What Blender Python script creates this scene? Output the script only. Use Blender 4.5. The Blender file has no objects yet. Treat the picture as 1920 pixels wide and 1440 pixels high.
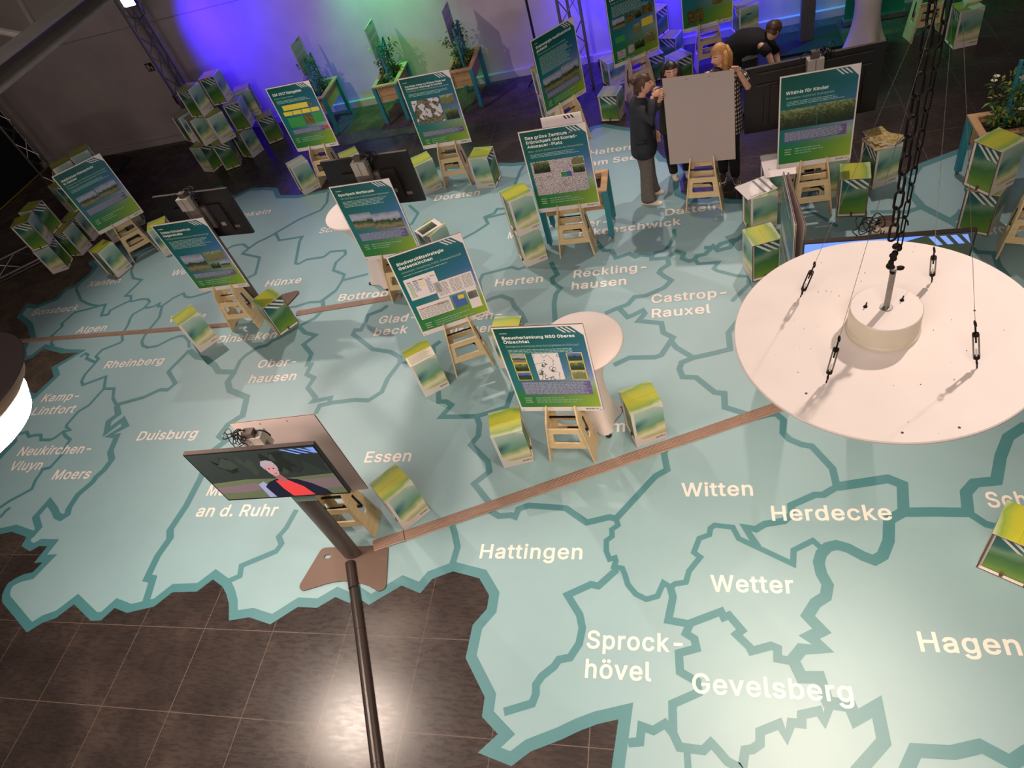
import bpy, bmesh, math, random
from mathutils import Vector, Matrix
from mathutils.geometry import tessellate_polygon, delaunay_2d_cdt
from math import sin, cos, pi, radians

SC = bpy.context.scene
COL = SC.collection
random.seed(7)

# ------------------------------------------------------------------ camera (image taken as 1920 x 1440)
F_PX = 1292.757
CAM_H = 5.2898
RT = Vector((0.95951018, 0.13591573, -0.24671264))
DN = Vector((-0.06110311, -0.75458734, -0.65334857))
FW = Vector((-0.27496659, 0.64196951, -0.71572936))
cam_d = bpy.data.cameras.new('camera')
cam = bpy.data.objects.new('camera', cam_d); COL.objects.link(cam)
cam_d.sensor_width = 36.0; cam_d.sensor_fit = 'HORIZONTAL'
cam_d.lens = F_PX / 1920 * 36.0
cam_d.clip_end = 120; cam_d.clip_start = 0.05
up = -DN; bk = -FW
cam.matrix_world = Matrix(((RT.x, up.x, bk.x, 0), (RT.y, up.y, bk.y, 0), (RT.z, up.z, bk.z, CAM_H), (0, 0, 0, 1)))
SC.camera = cam

# ------------------------------------------------------------------ world, lights, exposure
w = bpy.data.worlds.new('hall_dark'); SC.world = w; w.use_nodes = True
w.node_tree.nodes['Background'].inputs[0].default_value = (0.55, 0.47, 0.5, 1)
w.node_tree.nodes['Background'].inputs[1].default_value = 0.05
SC.view_settings.view_transform = 'Standard'; SC.view_settings.look = 'None'
SC.view_settings.gamma = 1.0; SC.view_settings.use_curve_mapping = False
SC.view_settings.exposure = 0.0

WARM = (1.0, 0.84, 0.74)
def spot(name, loc, to, watts, col=WARM, size=80, blend=0.6, r=0.08):
    d = bpy.data.lights.new(name, 'SPOT'); d.energy = watts; d.color = col
    d.spot_size = radians(size); d.spot_blend = blend; d.shadow_soft_size = r
    o = bpy.data.objects.new(name, d); COL.objects.link(o); o.location = loc
    o.rotation_euler = (Vector(to) - Vector(loc)).to_track_quat('-Z', 'Y').to_euler()
    return o
def area(name, loc, to, watts, sx, sy, col=WARM):
    d = bpy.data.lights.new(name, 'AREA'); d.energy = watts; d.color = col
    d.shape = 'RECTANGLE'; d.size = sx; d.size_y = sy
    o = bpy.data.objects.new(name, d); COL.objects.link(o); o.location = loc
    o.rotation_euler = (Vector(to) - Vector(loc)).to_track_quat('-Z', 'Y').to_euler()
    return o
spot('spot_right', (3.0, 5.0, 7.3), (0.64, 2.1, 3.2), 980, WARM, 44, 0.7, 0.10)
spot('spot_left', (-9.2, 8.4, 6.2), (-5.8, 6.0, 0), 950, WARM, 72, 0.8, 0.07)
spot('spot_rear_left', (-5.8, 10.2, 6.6), (-3.0, 5.8, 0), 900, WARM, 62, 0.8, 0.07)
spot('spot_rear_mid', (-0.3, 10.9, 6.5), (-1.4, 7.4, 0), 640, WARM, 54, 0.8, 0.07)
spot('spot_rear_right', (2.0, 9.9, 6.5), (0.7, 7.2, 0), 800, WARM, 58, 0.8, 0.07)
spot('spot_wall', (-7.2, 6.2, 6.2), (-3.6, 12.0, 0.8), 700, (1.0, 0.84, 0.76), 62, 0.9, 0.07)
area('overhead_fill', (-1.0, 3.5, 8.6), (-1.0, 5.5, 0), 36, 6, 4, (1.0, 0.9, 0.84))  # unseen fill added overhead to lift the ambient level
area('front_fill', (-1.5, -2.2, 7.4), (-2.2, 5.5, 0.9), 310, 6, 1.2, (1.0, 0.86, 0.78))  # broad unseen fill added behind the camera to brighten camera-facing sides
spot('wall_wash_blue', (-8.9, 11.0, 2.4), (-7.25, 12.25, 1.5), 640, (0.045, 0.012, 1.0), 110, 0.9, 0.06)
spot('wall_wash_green', (-4.85, 11.6, 3.6), (-5.0, 12.2, 1.7), 520, (0.05, 1.0, 0.26), 74, 1.0, 0.05)
spot('stage_wash_blue', (-0.1, 11.6, 2.8), (-0.1, 12.2, 0.9), 1500, (0.03, 0.015, 1.0), 110, 0.8, 0.06)
spot('stage_floor_blue', (-1.45, 11.6, 2.2), (-1.35, 11.9, 0.2), 260, (0.05, 0.02, 1.0), 110, 0.8, 0.06)
spot('wall_wash_teal', (2.4, 11.75, 2.6), (2.5, 11.8, 0.1), 150, (0.02, 1.0, 0.42), 100, 0.9, 0.06)

def ray(px, py):
    u = (px - 960) / F_PX; v = (py - 720) / F_PX
    return RT * u + DN * v + FW
def G(p, z=0.0):
    """photo pixel -> point on the horizontal plane z"""
    d = ray(*p); t = (z - CAM_H) / d.z
    return Vector((d.x * t, d.y * t, z))
def PY(p, y):
    """photo pixel -> point on the vertical plane at depth y"""
    d = ray(*p); t = y / d.y
    return Vector((d.x * t, y, CAM_H + d.z * t))

# ------------------------------------------------------------------ materials
def lin(c):
    if isinstance(c, str):
        c = [int(c[i:i+2], 16) / 255 for i in (0, 2, 4)]
    return tuple(((x / 12.92) if x <= 0.04045 else ((x + 0.055) / 1.055) ** 2.4) for x in c) + (1.0,)
MATS = {}
def mat(name, col='808080', rough=0.6, metal=0.0, noise=0.0, nscale=20.0, bump=0.0, emit=0.0, trans=0.0, spec=0.5):
    if name in MATS: return MATS[name]
    m = bpy.data.materials.new(name); m.use_nodes = True; nt = m.node_tree
    b = nt.nodes['Principled BSDF']; c = lin(col)
    b.inputs['Base Color'].default_value = c; b.inputs['Roughness'].default_value = rough
    b.inputs['Metallic'].default_value = metal; b.inputs['Specular IOR Level'].default_value = spec
    if trans: b.inputs['Transmission Weight'].default_value = trans
    if emit:
        b.inputs['Emission Color'].default_value = c; b.inputs['Emission Strength'].default_value = emit
    if noise or bump:
        tc = nt.nodes.new('ShaderNodeTexCoord'); n = nt.nodes.new('ShaderNodeTexNoise')
        n.inputs['Scale'].default_value = nscale; n.inputs['Detail'].default_value = 5
        nt.links.new(tc.outputs['Object'], n.inputs['Vector'])
        if noise:
            r = nt.nodes.new('ShaderNodeValToRGB')
            r.color_ramp.elements[0].position = 0.3; r.color_ramp.elements[1].position = 0.7
            r.color_ramp.elements[0].color = tuple(x * (1 - noise) for x in c[:3]) + (1,)
            r.color_ramp.elements[1].color = tuple(min(1, x * (1 + noise)) for x in c[:3]) + (1,)
            nt.links.new(n.outputs['Fac'], r.inputs['Fac']); nt.links.new(r.outputs[0], b.inputs['Base Color'])
        if bump:
            bp = nt.nodes.new('ShaderNodeBump'); bp.inputs['Strength'].default_value = bump
            bp.inputs['Distance'].default_value = 0.01
            nt.links.new(n.outputs['Fac'], bp.inputs['Height']); nt.links.new(bp.outputs[0], b.inputs['Normal'])
    MATS[name] = m; return m

class NT:
    """small node-graph writer"""
    def __init__(s, name, rough=0.5):
        s.m = bpy.data.materials.new(name); s.m.use_nodes = True; s.t = s.m.node_tree
        s.b = s.t.nodes['Principled BSDF']; s.b.inputs['Roughness'].default_value = rough
        s.tc = s.t.nodes.new('ShaderNodeTexCoord'); MATS[name] = s.m
    def lk(s, a, b): s.t.links.new(a, b)
    def put(s, sock, v):
        if hasattr(v, 'is_output'): s.lk(v, sock)
        else: sock.default_value = v
    def mth(s, op, a, b=0.0, c=0.0):
        n = s.t.nodes.new('ShaderNodeMath'); n.operation = op
        for i, v in enumerate((a, b, c)): s.put(n.inputs[i], v)
        return n.outputs[0]
    def xyz(s, v):
        n = s.t.nodes.new('ShaderNodeSeparateXYZ'); s.lk(v, n.inputs[0]); return n.outputs
    def noise(s, vec, scale, detail=4.0, rough=0.55):
        n = s.t.nodes.new('ShaderNodeTexNoise'); s.lk(vec, n.inputs['Vector'])
        n.inputs['Scale'].default_value = scale; n.inputs['Detail'].default_value = detail; n.inputs['Roughness'].default_value = rough
        return n.outputs['Fac']
    def voro(s, vec, scale, feature='F1', out='Distance'):
        n = s.t.nodes.new('ShaderNodeTexVoronoi'); n.feature = feature; s.lk(vec, n.inputs['Vector']); n.inputs['Scale'].default_value = scale
        return n.outputs[out]
    def map(s, vec, sc=(1, 1, 1), loc=(0, 0, 0)):
        n = s.t.nodes.new('ShaderNodeMapping'); s.lk(vec, n.inputs[0]); n.inputs['Scale'].default_value = sc; n.inputs['Location'].default_value = loc
        return n.outputs[0]
    def ramp(s, fac, els, mode='LINEAR'):
        n = s.t.nodes.new('ShaderNodeValToRGB'); n.color_ramp.interpolation = mode; cr = n.color_ramp
        while len(cr.elements) < len(els): cr.elements.new(0.5)
        for e, (p, c) in zip(cr.elements, els): e.position = p; e.color = lin(c)
        s.put(n.inputs['Fac'], fac); return n.outputs[0]
    def mix(s, f, a, b, mode='MIX'):
        n = s.t.nodes.new('ShaderNodeMix'); n.data_type = 'RGBA'; n.blend_type = mode
        s.put(n.inputs[0], f)
        s.put(n.inputs[6], lin(a) if isinstance(a, str) else a); s.put(n.inputs[7], lin(b) if isinstance(b, str) else b)
        return n.outputs[2]
    def col(s, c): s.lk(c, s.b.inputs['Base Color']); return s.m
    def bump(s, h, st=0.3, d=0.01):
        n = s.t.nodes.new('ShaderNodeBump'); n.inputs['Strength'].default_value = st; n.inputs['Distance'].default_value = d
        s.lk(h, n.inputs['Height']); s.lk(n.outputs[0], s.b.inputs['Normal'])

TILE = 0.72; TX0 = -8.35219793 * TILE; TY0 = 2.75206715 * TILE
def m_floor():
    n = NT('dark_floor_tiles', 0.36); p = n.tc.outputs['Object']; x, y, _ = n.xyz(p)
    def line(v, o):
        f = n.mth('FRACT', n.mth('DIVIDE', n.mth('SUBTRACT', v, o), TILE))
        return n.mth('LESS_THAN', n.mth('ABSOLUTE', n.mth('SUBTRACT', f, 0.5)), 0.4958)
    inside = n.mth('MULTIPLY', line(x, TX0), line(y, TY0))
    big = n.noise(p, 1.6, 6, 0.6); fine = n.noise(n.map(p, (1, 4, 1)), 9, 6, 0.7)
    c = n.ramp(n.mth('ADD', n.mth('MULTIPLY', big, 0.6), n.mth('MULTIPLY', fine, 0.4)), [(0.36, '2b2523'), (0.5, '38302d'), (0.64, '4d423c')])
    n.col(n.mix(inside, '6b5b50', c))
    n.lk(n.mth('ADD', n.mth('MULTIPLY', fine, 0.22), 0.17), n.b.inputs['Roughness'])
    n.bump(n.mth('ADD', n.mth('MULTIPLY', fine, 0.15), inside), 0.25, 0.003)
    return n.m
def m_turf():
    n = NT('dark_artificial_grass', 0.85); p = n.tc.outputs['Object']
    v = n.noise(p, 120, 3, 0.8); big = n.noise(p, 3, 3)
    c = n.ramp(n.mth('ADD', v, n.mth('MULTIPLY', n.mth('SUBTRACT', big, 0.5), 0.25)), [(0.38, '2a211b'), (0.5, '4a3a2e'), (0.6, '776552'), (0.7, 'b5a184')])
    n.col(c); n.bump(v, 1.0, 0.02); return n.m
def m_wall():
    n = NT('wall_plaster', 0.8); p = n.tc.outputs['Object']
    n.col(n.ramp(n.noise(p, 1.2, 5, 0.6), [(0.3, 'a89a98'), (0.7, 'b8aaa6')])); return n.m
def m_map():
    n = NT('map_vinyl_light', 0.48); n.b.inputs['Specular IOR Level'].default_value = 0.9; p = n.tc.outputs['Object']
    n.col(n.ramp(n.noise(p, 0.8, 5, 0.6), [(0.3, '85a5aa'), (0.7, '8daeb2')])); return n.m

def m_poster():
    n = NT('poster_gradient', 0.32); u, v, _ = n.xyz(n.tc.outputs['UV'])
    wob = n.mth('MULTIPLY', n.mth('SUBTRACT', n.noise(n.tc.outputs['UV'], 2.2, 2), 0.5), 0.16)
    vv = n.mth('ADD', v, wob)
    L = n.ramp(vv, [(0.0, '2c7c36'), (0.17, '237a3e'), (0.25, '147070'), (0.5, '0e6a70'), (0.75, '0b5c54'), (1.0, '0b4a40')])
    Rr = n.ramp(vv, [(0.0, '9cb62c'), (0.2, '8aa636'), (0.31, '9fb0a0'), (0.45, '7383bd'), (0.62, '3a6c9c'), (0.85, '1b6070'), (1.0, '2f6c80')])
    uu = n.mth('POWER', n.mth('ADD', u, n.mth('MULTIPLY', wob, 1.2)), 1.9)
    n.col(n.mix(n.mth('MINIMUM', n.mth('MAXIMUM', uu, 0.0), 1.0), L, Rr)); return n.m
def m_photo(kind):
    n = NT('photo_' + kind, 0.35); uv = n.tc.outputs['UV']; u, v, _ = n.xyz(uv)
    ob = n.tc.outputs['Object']
    nz = n.noise(n.map(ob, (14, 14, 14)), 1.0, 6, 0.65); nf = n.noise(ob, 45, 6, 0.75)
    vv = n.mth('ADD', v, n.mth('MULTIPLY', n.mth('SUBTRACT', nz, 0.5), 0.55))
    if kind == 'landscape':
        c = n.ramp(vv, [(0.0, '6b5a46'), (0.22, '8a8266'), (0.36, '4b5a2c'), (0.5, '26301c'), (0.56, '8d93a4'), (0.75, 'a9aebd'), (1.0, '7f86a0')])
    elif kind == 'forest':
        c = n.ramp(n.mth('ADD', n.mth('MULTIPLY', vv, 0.35), n.mth('MULTIPLY', nf, 0.75)), [(0.3, '141a10'), (0.5, '2a3620'), (0.62, '4d5a2e'), (0.75, '8f9a6a')])
    elif kind == 'town':
        c = n.ramp(n.mth('ADD', n.mth('MULTIPLY', nf, 0.8), n.mth('MULTIPLY', v, 0.2)), [(0.3, '3a4a24'), (0.45, '8a7a5a'), (0.55, '5a7a34'), (0.66, 'c9bca8'), (0.8, '7a90a0')])
    elif kind == 'water':
        c = n.ramp(vv, [(0.0, '1c2a1c'), (0.35, '27402c'), (0.5, '141e28'), (0.62, '3a5a9a'), (1.0, '5a78c0')])
    elif kind == 'map':
        e = n.voro(ob, 70, 'DISTANCE_TO_EDGE'); e2 = n.noise(ob, 90, 3, 0.7)
        c = n.ramp(n.mth('MULTIPLY', e, n.mth('ADD', e2, 0.35)), [(0.0, '6a4a52'), (0.06, '6a4a52'), (0.1, 'd9d2d6'), (1.0, 'e4dce0')])
    elif kind == 'plan':
        e = n.mth('ABSOLUTE', n.mth('SUBTRACT', n.noise(ob, 7, 2), 0.5)); big = n.noise(n.map(ob, (6, 6, 6), (3, 1, 2)), 1.2, 3)
        c = n.mix(n.mth('GREATER_THAN', big, 0.62), n.ramp(e, [(0.0, '3c4a44'), (0.006, '3c4a44'), (0.012, 'e2dadc'), (1.0, 'e8e0e2')]), '4a6258')
    elif kind == 'collage':
        e = n.voro(ob, 16, 'F1', 'Color'); q = n.xyz(e)[0]
        c = n.mix(n.mth('GREATER_THAN', q, 0.55), n.ramp(nf, [(0.4, 'cfc6cf'), (0.6, 'e6dee4')]), n.ramp(nf, [(0.35, '2a3424'), (0.5, '6a5a44'), (0.65, 'a8a894')]))
    elif kind == 'autumn':
        c = n.ramp(nf, [(0.3, '231a14'), (0.45, '4a3a2a'), (0.55, '6a7a34'), (0.62, 'b0522e'), (0.72, 'c8b48a')])
    n.col(c); return n.m
def m_boxface():
    n = NT('stool_print_cloud', 0.42); uv = n.tc.outputs['UV']; u, v, _ = n.xyz(uv)
    wob = n.mth('MULTIPLY', n.mth('SUBTRACT', n.noise(uv, 1.8, 2), 0.5), 0.2)
    vv = n.mth('ADD', n.mth('ADD', v, wob), n.mth('MULTIPLY', u, -0.08))
    c = n.ramp(vv, [(0.0, '98a83a'), (0.12, 'b0b451'), (0.27, 'e2dcc4'), (0.36, 'b9c07c'), (0.46, '6d9a76'), (0.62, '7fa89c'), (0.8, '9db9ab'), (1.0, 'b4c4b4')])
    du = n.mth('SUBTRACT', u, 0.12); dv = n.mth('MULTIPLY', n.mth('SUBTRACT', n.mth('ADD', v, n.mth('MULTIPLY', u, -0.25)), 0.56), 2.6)
    r = n.mth('SQRT', n.mth('ADD', n.mth('MULTIPLY', du, du), n.mth('MULTIPLY', dv, dv)))
    blob = n.mth('MAXIMUM', n.mth('SUBTRACT', 1.0, n.mth('MULTIPLY', r, 2.3)), 0.0)
    n.col(n.mix(blob, c, '0f5f66')); return n.m
def m_boxside():
    n = NT('stool_print_green', 0.42); uv = n.tc.outputs['UV']; u, v, _ = n.xyz(uv)
    wob = n.mth('MULTIPLY', n.mth('SUBTRACT', n.noise(uv, 1.7, 2), 0.5), 0.25)
    n.col(n.ramp(n.mth('ADD', n.mth('ADD', v, wob), n.mth('MULTIPLY', u, -0.12)), [(0.0, '79993a'), (0.2, '55832f'), (0.42, '3d6d38'), (0.58, '6f8f6e'), (0.7, '23615a'), (1.0, '0c4a4c')])); return n.m
def m_boxtop():
    n = NT('stool_print_lime', 0.38); uv = n.tc.outputs['UV']; u, v, _ = n.xyz(uv)
    wob = n.mth('MULTIPLY', n.mth('SUBTRACT', n.noise(uv, 1.7, 2), 0.5), 0.5)
    vv = n.mth('ADD', n.mth('ABSOLUTE', n.mth('SUBTRACT', v, 0.52)), n.mth('MULTIPLY', wob, n.mth('ADD', u, 0.2)))
    n.col(n.ramp(vv, [(0.0, 'b2b234'), (0.2, 'a6ac3a'), (0.36, '7c9a40'), (0.5, 'b4bc98')])); return n.m
def m_wood(name, a, b, sc=(30, 3, 3)):
    n = NT(name, 0.55); p = n.map(n.tc.outputs['Object'], sc)
    n.col(n.ramp(n.noise(p, 2.0, 5, 0.6), [(0.3, a), (0.7, b)])); return n.m
def m_duct():
    n = NT('duct_ribbed_brown', 0.5); x, y, z = n.xyz(n.tc.outputs['Object'])
    s = n.mth('SINE', n.mth('MULTIPLY', y, 2 * pi / 0.016))
    n.col(n.ramp(n.noise(n.map(n.tc.outputs['Object'], (2, 30, 2)), 3, 3), [(0.3, '927666'), (0.7, 'a88977')]))
    n.bump(s, 0.8, 0.004); return n.m
def m_plaid():
    n = NT('plaid_shirt', 0.8); x, y, z = n.xyz(n.tc.outputs['Object'])
    def st(v, per): return n.mth('LESS_THAN', n.mth('FRACT', n.mth('DIVIDE', v, per)), 0.36)
    s = n.mth('ADD', st(n.mth('ADD', x, y), 0.045), st(z, 0.05))
    n.col(n.ramp(n.mth('DIVIDE', s, 2.0), [(0.0, '17141a'), (0.4, '17141a'), (0.5, '5a5354'), (1.0, 'e8dcc8')], 'CONSTANT')); return n.m
M_FLOOR, M_TURF, M_WALL, M_MAP = m_floor(), m_turf(), m_wall(), m_map()
M_POSTER = m_poster(); PH = {k: m_photo(k) for k in ('landscape', 'forest', 'town', 'water', 'map', 'plan', 'collage', 'autumn')}
M_BF, M_BS, M_BT = m_boxface(), m_boxside(), m_boxtop()
M_PLY = m_wood('plywood', 'd2b688', 'e4cda2', (4, 4, 26)); M_PLANK = m_wood('planter_pine', 'a98259', 'c8a276', (3, 3, 40))
M_DUCT, M_PLAID = m_duct(), m_plaid()
M_LINE = mat('map_border_teal', '437d82', 0.48, spec=0.9); M_TXT = mat('map_lettering_white', 'ece0d6', 0.45)
M_WHITE = mat('white_foam_board', 'e6dcda', 0.5); M_EDGE = mat('cardboard_edge', '6a4c3c', 0.8)
M_CARD = mat('cardboard_white', 'dcd2cc', 0.55); M_BLACK = mat('black_plastic', '100f11', 0.42)
M_INK = mat('black_ink', '141214', 0.5); M_LTXT = mat('poster_text_white', 'f1f2ee', 0.4); M_FTXT = mat('poster_text_pale', '9fc0b8', 0.4)
M_PURP = mat('poster_purple_box', '6f5590', 0.35); M_YEL = mat('poster_yellow', 'e8d447', 0.35); M_GRN = mat('poster_green', '3f9a4a', 0.35)
M_GREYT = mat('plan_grey_text', '7f8684', 0.5); M_BLUEB = mat('plan_blue', '4a64a8', 0.4); M_RED = mat('poster_red', 'd0406a', 0.4)
M_STEEL = mat('galvanised_steel', '8f8a86', 0.4, 0.8, 0.15, 30); M_GREYM = mat('stand_bronze_grey', '6b615c', 0.4, 0.5)
M_TURQ = mat('turquoise_paint', '2c7f8b', 0.5); M_SOIL = mat('dark_soil', '1d1510', 0.95, 0, 0.5, 60, 0.6)
M_LEAF = mat('leaf_green', '3c5a26', 0.5, 0, 0.35, 40); M_LEAF2 = mat('leaf_light', '7f8f3a', 0.5, 0, 0.3, 40); M_PETAL = mat('white_petal', 'f3ead8', 0.6)
M_CLOTH = mat('white_stretch_cloth', 'e9dcd6', 0.75); M_DISC = mat('lamp_disc_white', 'e6d8cf', 0.55, 0, 0.03, 6)
M_DRUM = mat('frosted_cream_acrylic', 'efe4cc', 0.35, 0, 0, 1, 0, 0, 0.25)
M_IRON = mat('dark_iron', '1f1a17', 0.55, 0.7); M_ALU = mat('truss_aluminium', '8d8788', 0.35, 0.85); M_BEAM = mat('grey_roof_steel', '8c867f', 0.6, 0.2, 0.1, 4)
M_PLATE = mat('stand_base_brown', '705c50', 0.45, 0.3); M_TUBE = mat('dark_duct', '3a302c', 0.35, 0.2)

# ------------------------------------------------------------------ mesh builder
class MB:
    def __init__(s): s.v = []; s.f = []; s.m = []; s.uv = []; s.mats = []
    def mi(s, m):
        if m not in s.mats: s.mats.append(m)
        return s.mats.index(m)
    def face(s, pts, m, uv=None):
        i = len(s.v); s.v += [tuple(p) for p in pts]; s.f.append(tuple(range(i, i + len(pts)))); s.m.append(s.mi(m))
        s.uv.append(uv or [(0, 0)] * len(pts))
    def quad(s, a, b, c, d, m): s.face((a, b, c, d), m, [(0, 0), (1, 0), (1, 1), (0, 1)])
    def poly(s, verts, faces, m):
        i = len(s.v); s.v += [tuple(p) for p in verts]; k = s.mi(m)
        for f in faces: s.f.append(tuple(i + j for j in f)); s.m.append(k); s.uv.append([(0, 0)] * len(f))
    def box(s, c, d, m, R=None):
        x, y, z = d[0] / 2, d[1] / 2, d[2] / 2; c = Vector(c)
        vs = [Vector(p) for p in ((-x, -y, -z), (x, -y, -z), (x, y, -z), (-x, y, -z), (-x, -y, z), (x, -y, z), (x, y, z), (-x, y, z))]
        if R is not None: vs = [R @ p for p in vs]
        s.poly([c + p for p in vs], [(0, 3, 2, 1), (4, 5, 6, 7), (0, 1, 5, 4), (1, 2, 6, 5), (2, 3, 7, 6), (3, 0, 4, 7)], m)
    def bar(s, a, b, wx, wz, m, up=(0, 0, 1)):
        a, b = Vector(a), Vector(b); d = (b - a); L = d.length; d.normalize(); u = Vector(up)
        if abs(d.dot(u)) > .97: u = Vector((1, 0, 0))
        sx = d.cross(u).normalized(); sz = sx.cross(d)
        s.box((a + b) / 2, (wx, L, wz), m, Matrix((sx, d, sz)).transposed())
    def tube(s, pts, r, m, n=8, cap=True, closed=False):
        pts = [Vector(p) for p in pts]; i0 = len(s.v); k = s.mi(m); N = len(pts)
        rs = r if isinstance(r, (list, tuple)) else [r] * N
        t0 = (pts[1] - pts[0]).normalized(); ref = Vector((0, 0, 1)) if abs(t0.z) < .9 else Vector((1, 0, 0))
        nx = t0.cross(ref).normalized()
        for q, p in enumerate(pts):
            if closed: t = (pts[(q + 1) % N] - pts[q - 1]).normalized()
            else: t = (pts[min(q + 1, N - 1)] - pts[max(q - 1, 0)]).normalized()
            nx = (nx - t * nx.dot(t)).normalized(); ny = t.cross(nx)
            for j in range(n):
                a = 2 * pi * j / n; s.v.append(tuple(p + (nx * cos(a) + ny * sin(a)) * rs[q]))
        for q in range(N if closed else N - 1):
            for j in range(n):
                a = i0 + q * n; b = i0 + ((q + 1) % N) * n
                s.f.append((a + j, a + (j + 1) % n, b + (j + 1) % n, b + j)); s.m.append(k); s.uv.append([(0, 0)] * 4)
        if cap and not closed:
            s.f.append(tuple(i0 + j for j in range(n - 1, -1, -1))); s.m.append(k); s.uv.append([(0, 0)] * n)
            s.f.append(tuple(i0 + (N - 1) * n + j for j in range(n))); s.m.append(k); s.uv.append([(0, 0)] * n)
    def lathe(s, prof, m, n=48, rf=None, c=(0, 0, 0), cap=(False, False)):
        i0 = len(s.v); k = s.mi(m)
        for q, (r, z) in enumerate(prof):
            for j in range(n):
                a = 2 * pi * j / n; rr = r if rf is None else rf(r, z, a)
                s.v.append((c[0] + rr * cos(a), c[1] + rr * sin(a), c[2] + z))
        for q in range(len(prof) - 1):
            for j in range(n):
                s.f.append((i0 + q * n + j, i0 + q * n + (j + 1) % n, i0 + (q + 1) * n + (j + 1) % n, i0 + (q + 1) * n + j)); s.m.append(k); s.uv.append([(0, 0)] * 4)
        if cap[0]: s.f.append(tuple(i0 + j for j in range(n - 1, -1, -1))); s.m.append(k); s.uv.append([(0, 0)] * n)
        if cap[1]: s.f.append(tuple(i0 + (len(prof) - 1) * n + j for j in range(n))); s.m.append(k); s.uv.append([(0, 0)] * n)
    def slab(s, loops, fr, th, m):
        """flat piece with holes: 2D loops mapped by fr(u, v, w); w runs 0..th"""
        flat = [[Vector((a, b, 0)) for a, b in L] for L in loops]; tr = tessellate_polygon(flat)
        pts = [p for L in flat for p in L]; n = len(pts)
        V = [fr(p.x, p.y, 0) for p in pts] + [fr(p.x, p.y, th) for p in pts]
        F = [t for t in tr] + [tuple(n + q for q in reversed(t)) for t in tr]; o = 0
        for L in loops:
            for q in range(len(L)):
                a, b = o + q, o + (q + 1) % len(L); F.append((a, b, n + b, n + a))
            o += len(L)
        s.poly(V, F, m)
    def sphere(s, c, r, m, n=12, k=8):
        c = Vector(c); r = Vector(r) if not isinstance(r, (int, float)) else Vector((r, r, r)); i0 = len(s.v); q = s.mi(m)
        for a in range(k + 1):
            t = pi * a / k
            for b in range(n): f = 2 * pi * b / n; s.v.append((c.x + r.x * sin(t) * cos(f), c.y + r.y * sin(t) * sin(f), c.z + r.z * cos(t)))
        for a in range(k):
            for b in range(n):
                s.f.append((i0 + a * n + b, i0 + (a + 1) * n + b, i0 + (a + 1) * n + (b + 1) % n, i0 + a * n + (b + 1) % n)); s.m.append(q); s.uv.append([(0, 0)] * 4)
    def text(s, t, fr, h, m, width=None, bold=0.0, x0=0.0, align='L'):
        """lettering: fr(u, v) -> point; h = cap height; width squeezes or stretches the word"""
        V, F, x1 = word(t, bold); sx = h / 0.729
        if width: sx = width / max(x1, 1e-4)
        sy = h / 0.729
        off = x0 - (x1 * sx if align == 'R' else 0)
        s.poly([fr(off + p[0] * sx, p[1] * sy) for p in V], F, m); return x1 * sx
    def build(s, name, parent=None, smooth=False, weld=False):
        me = bpy.data.meshes.new(name); me.from_pydata(s.v, [], s.f)
        for m in s.mats: me.materials.append(m)
        me.polygons.foreach_set('material_index', s.m)
        if any(any(c != (0, 0) for c in u) for u in s.uv):
            L = me.uv_layers.new(name='UVMap'); L.data.foreach_set('uv', [c for u in s.uv for p in u for c in p])
        if weld or smooth:
            b = bmesh.new(); b.from_mesh(me)
            if weld: bmesh.ops.remove_doubles(b, verts=b.verts, dist=1e-5)
            bmesh.ops.recalc_face_normals(b, faces=b.faces); b.to_mesh(me); b.free()
        if smooth: me.polygons.foreach_set('use_smooth', [True] * len(me.polygons))
        o = bpy.data.objects.new(name, me); COL.objects.link(o)
        if parent: o.parent = parent
        return o
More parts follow.
